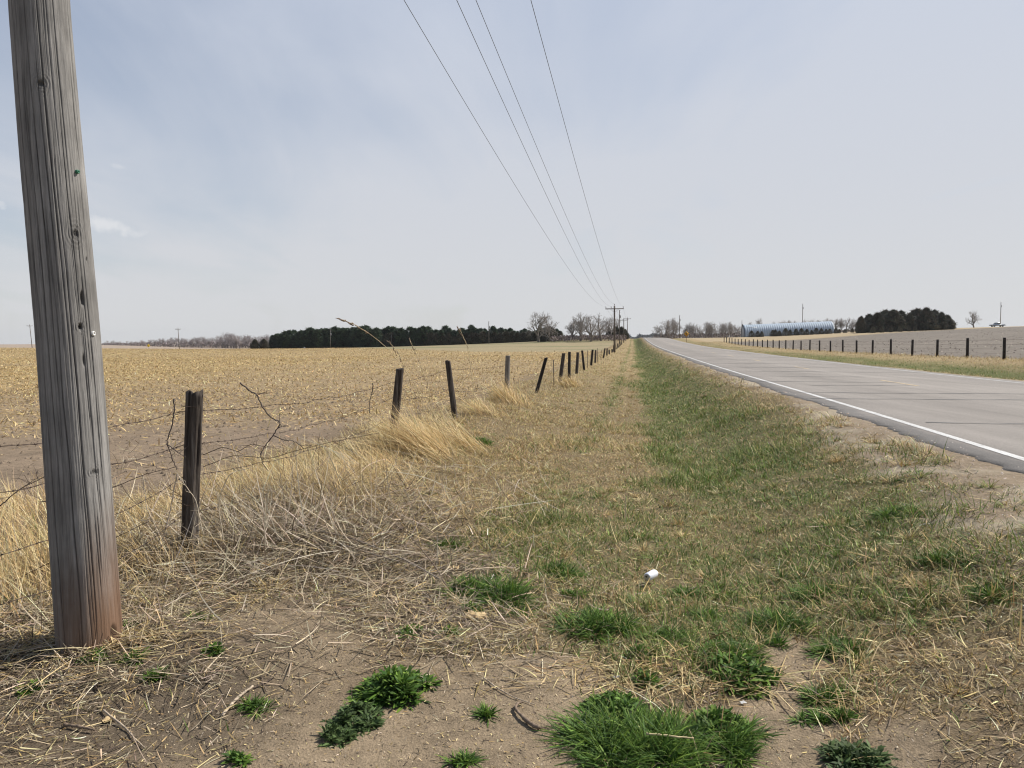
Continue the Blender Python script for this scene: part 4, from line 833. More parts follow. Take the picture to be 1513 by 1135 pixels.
def put(proto, px, base, top, Y, label, cat, group=None, sx=1., rz=None, dy=0):
    o = proto if proto.name not in used else copy_tree(proto); used.add(proto.name); used.add(o.name)
    p = W(px, base, Y); z = tz(p[0], p[1]); t = W(px, top, Y); h = (t[2]-z); s = h/o['h']
    o.location = (p[0], p[1], z); o.scale = (s*sx, s*sx, s); o.rotation_euler = (0, 0, rng.uniform(0, 6.28) if rz is None else rz)
    tag(o, label, cat, group); return o
BT = [bare_proto(5, 10, lv=5, spread=.5, upright=.5, nb=(3, 3)), bare_proto(9, 10, lv=5, spread=.42, upright=.7, nb=(2, 4)), bare_proto(14, 10, lv=5, spread=.58, upright=.35, nb=(2, 3)), bare_proto(22, 10, lv=5, spread=.48, upright=.5, low=.08, nb=(2, 3))]
FT = [bare_proto(31, 10, M_TW2, M_TW2, lv=4, spread=.45, upright=.6, nb=(3, 4), low=.05), bare_proto(37, 10, M_TW2, M_TW2, lv=4, spread=.5, upright=.5, nb=(3, 4), low=.05), bare_proto(43, 10, M_TW2, M_TW2, lv=4, spread=.4, upright=.8, nb=(3, 4), low=.03)]
put(BT[0], 796, 504, 459.5, 255, 'tall bare spreading tree standing above the right end of the pines', 'bare tree', sx=1.05)
put(BT[2], 812, 503, 467, 258, 'smaller leaning bare tree right beside the tall spreading tree', 'bare tree', sx=.8)
put(BT[1], 858, 503, 460, 248, 'bare tree at the left of the clump behind the pasture', 'bare tree', sx=1.0)
put(BT[3], 873, 502, 463, 242, 'low forking bare tree in the middle of the clump behind the pasture', 'bare tree', sx=1.1)
put(BT[2], 888, 502, 461, 246, 'wide bare tree at the right of the clump, left of the crossarm pole', 'bare tree', sx=1.1)
put(BT[1], 846, 503, 470, 262, 'small bare tree at the left rim of the clump behind the pasture', 'bare tree', sx=1.0)
put(BT[0], 902, 501, 468, 262, 'thin bare tree directly behind the crossarm pole', 'bare tree', sx=.8)
put(BT[3], 911, 500, 467, 275, 'bare tree top showing between the far poles', 'bare tree', sx=.7)
put(BT[3], 1439, 485, 457, 320, 'lone round bare tree on the hill between the cedars and the pickup', 'bare tree', sx=1.0)
for (px, b_, t, Y, s, lab) in ((984, 499, 471, 420, 1.2, 'rounded bare tree at the left end of the row right of the crest'), (997, 499, 468, 430, 1.0, 'tallest forked bare tree of the row right of the crest'), (976, 499.5, 479, 440, 1.0, 'small bare tree at the very left of the row right of the crest')):
    put(BT[(px) % 4], px, b_, t, Y, lab, 'bare tree', sx=s)
for k, px in enumerate((1013, 1021, 1028, 1036, 1043, 1050, 1058, 1066, 1073, 1080, 1088, 1093)):
    put(BT[k % 4], px, 499, (480, 475, 476, 479, 474, 475, 478, 474, 477, 474, 478, 480)[k], 430+rng.uniform(-20, 20), 'bare grey tree in the row between the road crest and the blue shed', 'bare tree', 'bare trees left of the shed', sx=1.0)
put(BT[0], 1122, 496, 469, 420, 'round bare treetop poking above the left half of the shed roof', 'bare tree', sx=.5)
for k, px in enumerate((1110, 1140, 1152, 1166, 1174, 1192, 1203, 1212, 1222)):
    put(BT[(k+1) % 4], px, 494, (475, 474, 473, 472, 473, 471, 470, 472, 469)[k], 430, 'bare tree whose top just shows over the shed roof', 'bare tree', 'bare trees behind the shed', sx=1.0)
for k, px in enumerate((1234, 1243, 1251, 1259, 1268, 1276)):
    put(BT[k % 4], px, 493, (470, 469, 468, 471, 468, 470)[k], 400, 'bare tree between the shed and the dark cedars', 'bare tree', 'bare trees between shed and cedars', sx=1.0)
r5 = np.random.default_rng(5)
for k in range(62):
    px = 152+k*4.3; top = np.interp(px, (150, 200, 240, 300, 345, 380, 420), (505.5, 504, 501, 498.5, 495, 496, 497))+r5.uniform(-2.5, 1.5)
    if abs(px-340) < 9: top = 490+r5.uniform(0, 2)
    put(FT[k % 3], px, np.interp(px, (150, 250, 400), (511.5, 512.5, 514.5)), top, 640+r5.uniform(-25, 40), 'leafless brown tree in the far woods behind the left field', 'bare tree', 'far woods on the left', sx=1.5)
def far_mass(name, lab, x0, x1, top, base, Y, n, cols, hb=.5, dY=30):
    mb = MB(); px = rng.uniform(x0, x1, n); yy = Y+rng.uniform(-dY, dY, n)
    pos = np.array([W(a, 505, b) for a, b in zip(px, yy)]); z = terrain(pos[:, 0], pos[:, 1], False)
    tp = np.array([W(a, np.interp(a, [q[0] for q in top], [q[1] for q in top]), b)[2] for a, b in zip(px, yy)])
    h = np.maximum(tp-z, .5)*rng.uniform(.0, 1.0, n)**.8*(.8+.3*vn(px*.25, px*0, 4)); wdt = Y*.0011
    to_mb(mb, blades(np.stack([pos[:, 0], pos[:, 1], z+h*.6], -1), rng.uniform(0, 6.28, n), rng.uniform(.3, 1.5, n), np.maximum(h*.45, .8), np.full(n, wdt), rng.uniform(-.1, .2, n), (.6, 1, .5, 0), pick(np.array(cols), n)))
    tag(mb.build(name, M_DRY), lab, 'woods' if 'wood' in lab else 'brush', kind='stuff')
far_mass('undergrowth', 'leafless brush and undergrowth filling the far woods on the left', 150, 420, [(150, 507), (200, 506), (300, 502), (350, 500), (420, 500)], 512, 655, 6000, [(.25, .21, .20), (.20, .17, .16), (.31, .27, .26)])
far_mass('undergrowth', 'leafless brush under the bare trees right of the road crest', 966, 1105, [(966, 495), (985, 491), (1100, 490)], 499, 440, 3500, [(.17, .14, .125), (.13, .105, .095), (.22, .18, .16)])
far_mass('undergrowth', 'leafless brush between the blue shed and the cedars', 1225, 1285, [(1225, 487), (1285, 487)], 493, 410, 1500, [(.19, .155, .135), (.14, .115, .10)])
far_mass('undergrowth', 'purplish leafless brush below the clump of bare trees behind the pasture', 815, 925, [(815, 496), (830, 494), (850, 493), (925, 493)], 503, 256, 2600, [(.20, .16, .145), (.27, .22, .20), (.16, .125, .115)], dY=10)
far_mass('far_woodland', 'low hazy wooded ridge on the horizon beyond the road crest', 918, 990, [(918, 488), (925, 491), (936, 497), (941, 496.5), (944, 493), (990, 492)], 500, 1250, 9000, [(.10, .11, .115), (.13, .13, .14), (.09, .095, .10)], dY=90)
# ------------------------------------------------------------------ evergreens
def everg(seed, h, w, kind):
    r_ = np.random.default_rng(seed); n = 10000 if kind != 'small' else 2600
    mb = MB(); root = empty('pine_tree' if kind == 'pine' else 'cedar_tree', (0, 0, 0)); t = MB(); t.tube([(0, 0, -.2), (.05, 0, h*.5), (0, 0, h*.93)], [h*.022, h*.016, h*.005], 7); t.build('trunk', M_BARKD, root, usecol=False)
    nc = 75 if kind == 'pine' else 90; cs = []
    for i in range(nc):
        f = r_.uniform(.04 if kind == 'pine' else .0, 1)**1.15
        if kind == 'pine': R = w*.5*(np.interp(f, (0, .15, .45, .8, 1), (.75, 1., .95, .55, .08)))
        else: R = w*.5*np.interp(f, (0, .12, .35, .7, 1), (.85, 1., .92, .55, .05))
        a = r_.uniform(0, 6.28); rr = R*r_.uniform(.1, 1.0)**.6; cs.append((rr*math.cos(a), rr*math.sin(a), f*h*.95, (w*.17 if kind == 'pine' else w*.12)*r_.uniform(.7, 1.25)*(1.15-.62*f)))
    cs = np.array(cs); k = r_.integers(0, nc, n); d = r_.normal(0, 1, (n, 3)); d /= np.linalg.norm(d, axis=1)[:, None]; d[:, 2] *= .75
    p = cs[k, :3]+d*cs[k, 3:4]*r_.uniform(.3, 1.1, (n, 1)); p[:, 2] = np.clip(p[:, 2], .05, h)
    f2 = r_.uniform(0, 1, n)**1.25; a2 = r_.uniform(0, 6.28, n); prof = np.interp(f2, (0, .1, .35, .6, .85, 1), (.8, 1., .95, .72, .35, .02)) if kind != 'pine' else np.interp(f2, (0, .15, .5, .8, .95, 1), (.8, 1., .95, .72, .4, .05))
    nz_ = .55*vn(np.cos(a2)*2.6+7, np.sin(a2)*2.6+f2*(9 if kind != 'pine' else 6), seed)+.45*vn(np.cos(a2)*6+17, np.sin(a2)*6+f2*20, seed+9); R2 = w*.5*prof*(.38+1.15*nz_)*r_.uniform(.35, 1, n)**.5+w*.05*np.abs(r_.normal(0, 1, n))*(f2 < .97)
    p2 = np.stack([R2*np.cos(a2), R2*np.sin(a2), np.clip(f2*h*.97, .05, h)], -1); use = r_.uniform(0, 1, n) < (.7 if kind != 'pine' else .35); p = np.where(use[:, None], p2, p)
    az = np.arctan2(p[:, 1], p[:, 0])+r_.normal(0, .7, n); el = r_.normal(.55 if kind == 'pine' else 1.05, .4, n)
    pal = np.array([(.045, .068, .040), (.036, .055, .034), (.062, .082, .048), (.045, .05, .032)]) if kind == 'pine' else np.array([(.05, .052, .035), (.042, .042, .030), (.066, .052, .036), (.038, .048, .032), (.08, .058, .042)])
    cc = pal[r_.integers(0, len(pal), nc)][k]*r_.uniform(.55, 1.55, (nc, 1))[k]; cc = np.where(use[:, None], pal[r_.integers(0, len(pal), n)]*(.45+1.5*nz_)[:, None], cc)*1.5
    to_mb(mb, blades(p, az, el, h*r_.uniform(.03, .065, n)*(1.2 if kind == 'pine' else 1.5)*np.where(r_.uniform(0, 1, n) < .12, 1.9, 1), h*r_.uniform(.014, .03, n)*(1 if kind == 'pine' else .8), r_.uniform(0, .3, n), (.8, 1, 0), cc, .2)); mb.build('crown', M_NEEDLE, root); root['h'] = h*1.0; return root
M_NEEDLE = leafmat('evergreen_needles', .08, .7, .2)
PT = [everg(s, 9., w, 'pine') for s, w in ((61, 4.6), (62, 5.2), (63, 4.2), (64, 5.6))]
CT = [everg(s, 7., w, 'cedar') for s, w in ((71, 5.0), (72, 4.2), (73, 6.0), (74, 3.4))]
ST = [everg(s, 3., w, 'small') for s, w in ((81, 2.0), (82, 1.7), (83, 1.5))]
r6 = np.random.default_rng(6); k = 0; px = 403.
put(CT[0], 377, 515.5, 502, 296, 'low rounded dark cedar alone at the far left end of the pines', 'cedar tree', sx=1.35)
put(CT[2], 390, 515.5, 501.5, 298, 'low dark cedar beside the first pines at their left end', 'cedar tree', sx=1.2)
while px < 830:
    base = np.interp(px, (400, 600, 700, 830), (515, 511.5, 509, 504.5)); top = np.interp(px, (400, 420, 455, 500, 620, 690, 760, 830), (494, 492, 487, 485, 484.5, 486, 487, 488))+r6.normal(0, 1.4)-3.*(r6.uniform() < .3)
    put(PT[k % 4], px, base, top, np.interp(px, (400, 830), (306, 285))+r6.uniform(-4, 4), 'tall dark pine in the long windbreak row behind the field', 'pine tree', 'pines of the windbreak', sx=r6.uniform(.85, 1.2), dy=0)
    px += r6.uniform(4.5, 7.5); k += 1
px = 545.
while px < 835:
    base = np.interp(px, (540, 600, 700, 840), (513.5, 512, 509.5, 504.5)); put(CT[k % 4], px, base, np.interp(px, (540, 700, 840), (494, 493, 489))+r6.normal(0, 1.2), np.interp(px, (540, 835), (299, 276)), 'brownish dark cedar in the front rank of the windbreak', 'cedar tree', 'cedars before the pines', sx=r6.uniform(1.2, 1.6)); px += r6.uniform(7, 10); k += 1
px = 425.
while px < 545:
    put(PT[k % 4], px, 515, 497+r6.normal(0, 2), 300, 'shorter pine in the front rank at the left of the windbreak', 'pine tree', 'short pines at the left of the windbreak', sx=1.5); px += r6.uniform(7, 10); k += 1
put(CT[2], 813, 504.5, 483, 262, 'broad dark cedar at the foot of the tall spreading bare tree', 'cedar tree', sx=1.25)
put(CT[0], 800, 505, 488, 264, 'dark cedar left of the broad one under the bare tree', 'cedar tree', sx=1.1)
for (px, t, s, lab) in ((900, 485, 1., 'dark cedar behind the crossarm pole'), (910, 483, 1.1, 'dark cedar just right of the crossarm pole'), (918, 483.5, 1.1, 'dark cedar between the far poles'), (924, 487, .9, 'rightmost dark cedar next to the road verge')):
    put(CT[int(px) % 4], px, 500.5, t, 268, lab, 'cedar tree', sx=s)
GR = ((1272, 468, 1.), (1284, 465, 1.1), (1296, 463, 1.2), (1308, 459, 1.25), (1320, 458.5, 1.2), (1331, 460, 1.2), (1343, 461, 1.1), (1355, 457, 1.1), (1368, 455.5, 1.2), (1380, 459, 1.1), (1391, 462, 1.1), (1399, 466, 1.), (1404, 473, .9))
for j, (px, t, s) in enumerate(GR):
    put(CT[(j*3+1) % 4], px, np.interp(px, (1265, 1400), (491.5, 488)), t+3*(j in (6,)), 268+(j % 2)*7, 'big dark cedar in the grove, %s from its left side' % ORD[j], 'cedar tree', 'dark cedar grove on the hill', sx=s*(1.0+.35*((j*7) % 5)/4))
for j, px in enumerate((1290, 1303, 1316, 1330, 1343, 1352)):
    put(ST[j % 3], px, np.interp(px, (1265, 1400), (492.5, 489)), np.interp(px, (1265, 1400), (483, 481)), 258, 'small brownish cedar sapling along the foot of the cedar grove', 'cedar tree', 'saplings at the foot of the grove', sx=1.1)
YC = ((1110.5, 489.5), (1119.5, 490), (1125.5, 490.5), (1142, 488.5), (1145.5, 488), (1151.5, 489.5), (1160.5, 486), (1167.5, 488), (1176, 486.5), (1184, 486), (1192, 487), (1199, 488.5), (1206, 485.5), (1213.5, 486), (1220.5, 487), (1226, 486.5), (1235, 485.5), (1240, 487), (1248.5, 487), (1259.5, 486))
for j, (px, t) in enumerate(YC):
    put(ST[j % 3], px, np.interp(px, (1100, 1260), (498.5, 492.9)), t-.8, 300, 'young dark conifer, %s from the left in the row before the shed' % ORD[j], 'conifer', 'young conifers before the shed', sx=1.5)
# ------------------------------------------------------------------ arched steel shed
def shed():
    A = W(1098, 498, 336); B = W(1228, 493, 331); A[2] = tz(A[0], A[1])-.15; B[2] = tz(B[0], B[1])
    L = math.hypot(*(B-A)[:2]); ang = math.atan2(B[1]-A[1], B[0]-A[0]); root = empty('arched_shed', A, ang); root.rotation_euler = (0, -math.atan2(max(0, B[2]-A[2])*.75, L), ang)
    tag(root, 'long blue-grey corrugated steel arched shed behind a row of young conifers', 'shed')
    R = 5.6; Wd = 5.4; nseg = 41; per = 10; n = nseg*per; xs = np.linspace(0, L, n); th = np.linspace(0, PI, 49)
    ph = (xs/L*nseg) % 1; rib = .12*np.abs(np.sin(ph*PI)); X, T = np.meshgrid(xs, th, indexing='ij'); RR = R+rib[:, None]-.1
    Y_ = -np.cos(T)*Wd*RR/R; Z_ = np.sin(T)**.8*RR; i = (np.arange(n-1)[:, None]*49+np.arange(48)[None]).ravel(); q = np.stack([i, i+49, i+50, i+1], -1)
    mesh_np('roof_shell', np.stack([X, Y_, Z_], -1).reshape(-1, 3), q, None, simple('blue_steel', (.36, .42, .48), .65, .1, 3, .15), root, smooth=False)
    def endw(x, name, mat):
        t = np.linspace(0, PI, 49); v = np.stack([np.full(49, x), -np.cos(t)*Wd*.985, np.sin(t)**.8*(R-.1)], -1); v = np.vstack([v, v+[.12, 0, 0]]); k = np.arange(48)
        t3 = [(0, k_+1, k_) for k_ in range(1, 48)]+[(49, 49+k_, 49+k_+1) for k_ in range(1, 48)]; mesh_np(name, v, np.stack([k, k+1, k+50, k+49], -1), t3, mat, root)
    endw(.05, 'end_wall', simple('grey_steel_wall', (.24, .25, .26), .6, .3, 3, .2)); endw(L-.2, 'end_wall', bpy.data.materials['grey_steel_wall'])
    d = MB(); d.box((-.02, -.9, 1.9), (.06, 3.2, 3.8)); dd = d.build('door', simple('shed_door', (.42, .43, .43), .6, .2, 3, .15), root)
    t = MB(); t.box((-.06, -.9, 3.82), (.06, 3.4, .14)); t.build('door_track', M_STEEL, dd)
    t = MB(); t.tube([(-.02, -Wd-.05, 0), (-.02, -Wd*.92, 2.6), (-.02, -Wd*.7, 4.2), (-.02, 0, R+.05), (-.02, Wd*.7, 4.2), (-.02, Wd+.05, 0)], .10, 6); t.build('rim', M_DARKPOST, root, usecol=False)
    g = MB(); g.box((L/2, -Wd-.1, .2), (L, .2, .5)); g.build('foundation', simple('concrete', (.35, .34, .32), .9), root)
    # flashing strip seen high on the side
    t = MB(); t.tube([(1, -Wd*.72, R*.75), (5.2, -Wd*.72, R*.75)], .07, 5); t.build('vent_rail', M_STEEL, root)
shed()
# ------------------------------------------------------------------ road sign
def warning_sign():
    p = W(1014.3, 507, 178); z = tz(p[0], p[1]); c = W(1014.3, 493.2, 178); root = empty('warning_sign', (p[0], p[1], z), -.2)
    tag(root, 'yellow diamond warning sign on a post at the right side of the road', 'road sign'); h = c[2]-z
    mb = MB(); mb.box((0, .04, h/2+.2), (.09, .06, h+.5)); mb.build('post', simple('sign_post', (.33, .20, .12), .8), root)
    mb = MB(); s = .64; a = np.arange(4)*PI/2; 
    def diamond(s, y0, y1):
        v = [(s*math.cos(t), y0, h+s*math.sin(t)) for t in a]+[(s*math.cos(t), y1, h+s*math.sin(t)) for t in a]
        return v, [(0, 1, 2, 3), (7, 6, 5, 4), (0, 4, 5, 1), (1, 5, 6, 2), (2, 6, 7, 3), (3, 7, 4, 0)]
    v, q = diamond(s, -.012, 0); mb.add(v, q); pn = mb.build('panel', simple('sign_yellow', (.75, .38, .03), .5), root)
    mb = MB(); v, q = diamond(s*.93, -.016, -.0125); mb.add(v, q); v, q = diamond(s*.87, -.0185, -.0165); mb2 = MB(); mb2.add(v, q)
    blk = simple('sign_black', (.02, .02, .02), .5); mb.build('border', blk, pn); mb2.build('face', bpy.data.materials['sign_yellow'], pn)
    mb = MB(); mb.box((0, -.021, h), (.11, .004, .74)); mb.box((.19, -.021, h), (.27, .004, .10)); mb.box((-.19, -.021, h), (.27, .004, .10)); mb.build('crossroad_symbol', blk, pn)
warning_sign()
def small_sign(px, py, base, Y, s, colr, lab, shape):
    p = W(px, base, Y); z = tz(p[0], p[1]); c = W(px, py, Y); root = empty('road_sign', (p[0], p[1], z)); h = c[2]-z; tag(root, lab, 'road sign')
    mb = MB(); mb.box((0, .04, h/2), (.1, .06, h)); mb.build('post', M_STEEL, root); mb = MB(); mb.box((0, 0, h), (s, .03, s), ry=PI/4 if shape else 0); mb.build('panel', simple('panel_%s' % shape, colr, .5, 0, 5, .05), root)
small_sign(219.5, 510.8, 515, 306, 1.0, (.75, .5, .03), 'tiny yellow diamond sign along the far side road on the left', 1)
small_sign(382, 512.8, 516, 296, .8, (.8, .8, .8), 'tiny white square sign before the low cedar', 0)
small_sign(450, 514.2, 516, 296, .6, (.7, .7, .7), 'tiny white marker before the left part of the pine row', 2)
# ------------------------------------------------------------------ vehicles
def wheel(par, x, y, r, w):
    mb = MB(); mb.tube([(x, y-w/2, r), (x, y-w/2+.03, r), (x, y+w/2-.03, r), (x, y+w/2, r)], [r*.9, r, r, r*.9], 24); wh = mb.build('wheel', simple('tyre_rubber', (.03, .03, .03), .9) if 'tyre_rubber' not in bpy.data.materials else bpy.data.materials['tyre_rubber'], par)
    s = -1 if y < 0 else 1; mb = MB(); mb.tube([(x, y+s*(w/2-.02), r), (x, y+s*(w/2+.01), r)], [r*.6, r*.55], 16); mb.build('rim', M_STEEL, wh)
def prism(mb, prof, y0, y1, inset=0.):
    P_ = np.array(prof); n = len(P_); v = [(a, y0+(inset if b > 1.0 else 0), b) for a, b in P_]+[(a, y1-(inset if b > 1.0 else 0), b) for a, b in P_]
    c0 = (P_[:, 0].mean(), P_[:, 1].mean()); v += [(c0[0], y0+.0, c0[1]), (c0[0], y1, c0[1])]; k = np.arange(n); k2 = (k+1) % n
    mb.add(v, np.stack([k, k2, k2+n, k+n], -1), np.vstack([np.stack([k2, k, np.full(n, 2*n)], -1), np.stack([k+n, k2+n, np.full(n, 2*n+1)], -1)]))
def pickup():
    p = W(1473.5, 484.3, 318); z = tz(p[0], p[1]); root = empty('pickup_truck', (p[0], p[1], z+.02), PI-.05); tag(root, 'silver pickup truck parked on the hill by the pale pole', 'pickup truck')
    paint = simple('silver_paint', (.50, .52, .54), .35, .6, 2, .05); glass = simple('dark_glass', (.05, .06, .07), .1, 0, 2, .1); dark = simple('dark_trim', (.04, .04, .04), .7)
    mb = MB(); prism(mb, [(-2.7, .5), (-2.75, .62), (-2.7, 1.12), (-.55, 1.12), (-.55, 1.12), (1.05, 1.12), (1.15, 1.10), (2.55, 1.0), (2.72, .85), (2.75, .5), (2.25, .48), (2.1, .78), (1.65, .86), (1.25, .78), (1.1, .46), (-1.1, .46), (-1.25, .78), (-1.7, .86), (-2.1, .78), (-2.25, .5)], -.95, .95); mb.build('body', paint, root)
    mb = MB(); prism(mb, [(-.75, 1.1), (-.62, 1.75), (-.4, 1.84), (.55, 1.84), (.75, 1.76), (1.35, 1.12)], -.86, .86, .12); cb = mb.build('cab', paint, root)
    for s in (-1, 1):
        mb = MB(); prism(mb, [(-.55, 1.22), (-.47, 1.68), (.02, 1.70), (.02, 1.2)], s*.80-.012-.035, s*.80+.035); mb.build('side_window', glass, cb); mb = MB(); prism(mb, [(.1, 1.2), (.1, 1.70), (.5, 1.70), (1.0, 1.2)], s*.80-.035, s*.80+.035); mb.build('side_window', glass, cb)
    mb = MB(); mb.add([(.78, -.68, 1.74), (.78, .68, 1.74), (1.34, .76, 1.18), (1.34, -.76, 1.18), (.80, -.68, 1.755), (.80, .68, 1.755), (1.37, .76, 1.19), (1.37, -.76, 1.19)], [(0, 1, 2, 3), (4, 7, 6, 5), (0, 4, 5, 1), (1, 5, 6, 2), (2, 6, 7, 3), (3, 7, 4, 0)]); mb.build('windscreen', glass, cb)
    mb = MB(); mb.box((-1.65, 0, 1.135), (1.9, 1.6, .03)); mb.build('cargo_bed', dark, root)
    for x in (2.76, -2.78): mb = MB(); mb.box((x, 0, .58), (.14, 1.9, .22)); mb.build('bumper', M_STEEL if x < 0 else dark, root)
    for y in (-.75, .75): mb = MB(); mb.box((2.70, y, .86), (.1, .3, .16)); mb.build('headlight', simple('lamp_glass', (.8, .8, .78), .2) if 'lamp_glass' not in bpy.data.materials else bpy.data.materials['lamp_glass'], root)
    for x in (-1.68, 1.68):
        for y in (-.85, .85): wheel(root, x, y, .38, .24)
pickup()
def car():
    v = 450.; x = 9.6+SL*v; z = float(zroad(10., v))+.01; root = empty('car', (x, v, z), -PI/2-.16); tag(root, 'small white car coming over the crest of the road', 'car')
    paint = simple('white_car_paint', (.75, .75, .74), .35, 0, 2, .03); glass = bpy.data.materials['dark_glass']
    mb = MB(); prism(mb, [(-2.2, .35), (-2.25, .8), (-2.1, .98), (-1.3, 1.02), (.9, 1.0), (2.0, .85), (2.25, .65), (2.25, .35)], -.9, .9); mb.build('body', paint, root)
    mb = MB(); prism(mb, [(-1.7, .99), (-1.1, 1.42), (-.7, 1.5), (.2, 1.48), (1.05, .99)], -.78, .78, .12); cb = mb.build('cabin', paint, root)
    mb = MB(); mb.add([(.3, -.6, 1.42), (.3, .6, 1.42), (1.0, .7, 1.03), (1.0, -.7, 1.03), (.33, -.6, 1.45), (.33, .6, 1.45), (1.05, .7, 1.04), (1.05, -.7, 1.04)], [(0, 1, 2, 3), (4, 7, 6, 5), (0, 4, 5, 1), (1, 5, 6, 2), (2, 6, 7, 3), (3, 7, 4, 0)]); mb.build('windscreen', glass, cb)
    for s in (-1, 1): mb = MB(); prism(mb, [(-1.3, 1.05), (-1.0, 1.38), (.15, 1.38), (.75, 1.05)], s*.74-.03, s*.74+.03); mb.build('side_window', glass, cb)
    for y in (-.65, .65): mb = MB(); mb.box((2.24, y, .68), (.06, .3, .14)); mb.build('headlight', bpy.data.materials['lamp_glass'], root)
    for xx in (-1.4, 1.4):
        for y in (-.8, .8): wheel(root, xx, y, .33, .2)
car()
# ------------------------------------------------------------------ green weeds
cLEAF = np.array([(.075, .145, .022), (.10, .18, .028), (.05, .10, .02), (.16, .25, .04)])
cBLUE = np.array([(.08, .12, .038), (.10, .15, .05), (.05, .08, .026)])
def weed(px, py, wpx, n, kind, label, ysc=.75, hh=1.0, group=None, cat='weed'):
    p = ground_at(px, py); R = wpx*p[1]/FPX; mb = MB(); r = R*np.sqrt(rng.uniform(0, 1, n)); a = rng.uniform(0, 6.28, n); lump = .65+.7*vn(np.cos(a)*2.2+px, np.sin(a)*2.2, 3)
    # a cluster of small rosettes inside an uneven outline
    m = max(4, int(wpx/(5 if kind == 'grass' else 3))); rc = np.sqrt(rng.uniform(0, 1, m))*R; ra = rng.uniform(0, 6.28, m); rx = rc*np.cos(ra); ry = rc*np.sin(ra)*ysc*1.2; k = rng.integers(0, m, n)
    sp = R*(.20 if kind != 'grass' else .26); x = p[0]+rx[k]+rng.normal(0, sp, n)*.8; y = p[1]+ry[k]+rng.normal(0, sp, n)*.8; z = terrain(x, y)
    az = np.arctan2(y-(p[1]+ry[k]), x-(p[0]+rx[k]))+rng.normal(0, .6, n); dist = np.hypot(x-p[0], y-p[1])/R; H = hh*R*.62
    if kind == 'leaf':
        L = rng.uniform(.022, .048, n)*max(.8, min(1.25, R/.14)); el = np.clip(1.05-.75*dist+rng.normal(0, .3, n), .05, 1.45); zz = z+rng.uniform(0, 1, n)**1.3*H*np.clip(1-dist**2, 0, 1)
        to_mb(mb, blades(np.stack([x, y, zz], -1), az, el, L, L*rng.uniform(.24, .40, n), rng.uniform(.05, .4, n), (.3, .85, 1, .7, 0), pick(cLEAF if label.find('bluish') < 0 else cBLUE, n), .14))
        ns = 14
        for i in range(ns):
            q = rng.integers(0, n); mb.tube([(p[0]+rx[k[q]], p[1]+ry[k[q]], z[q]-.01), (x[q], y[q], zz[q])], .0018, 4, col=(.08, .13, .04))
    else:
        L = rng.uniform(.05, .13, n)*max(.6, min(1.3, R/.15))*hh; el = np.clip(1.25-.6*dist+rng.normal(0, .25, n), .2, 1.5)
        to_mb(mb, blades(np.stack([x, y, z-.004], -1), az, el, L, rng.uniform(.0045, .010, n), rng.uniform(.1, .6, n), (1, .95, .7, .4, 0), pick(cLEAF, n), .15))
    V = np.vstack(mb.v); o = mb.build('weed_clump' if kind == 'leaf' else 'grass_tuft', M_LEAF); tag(o, label, cat, group); return o
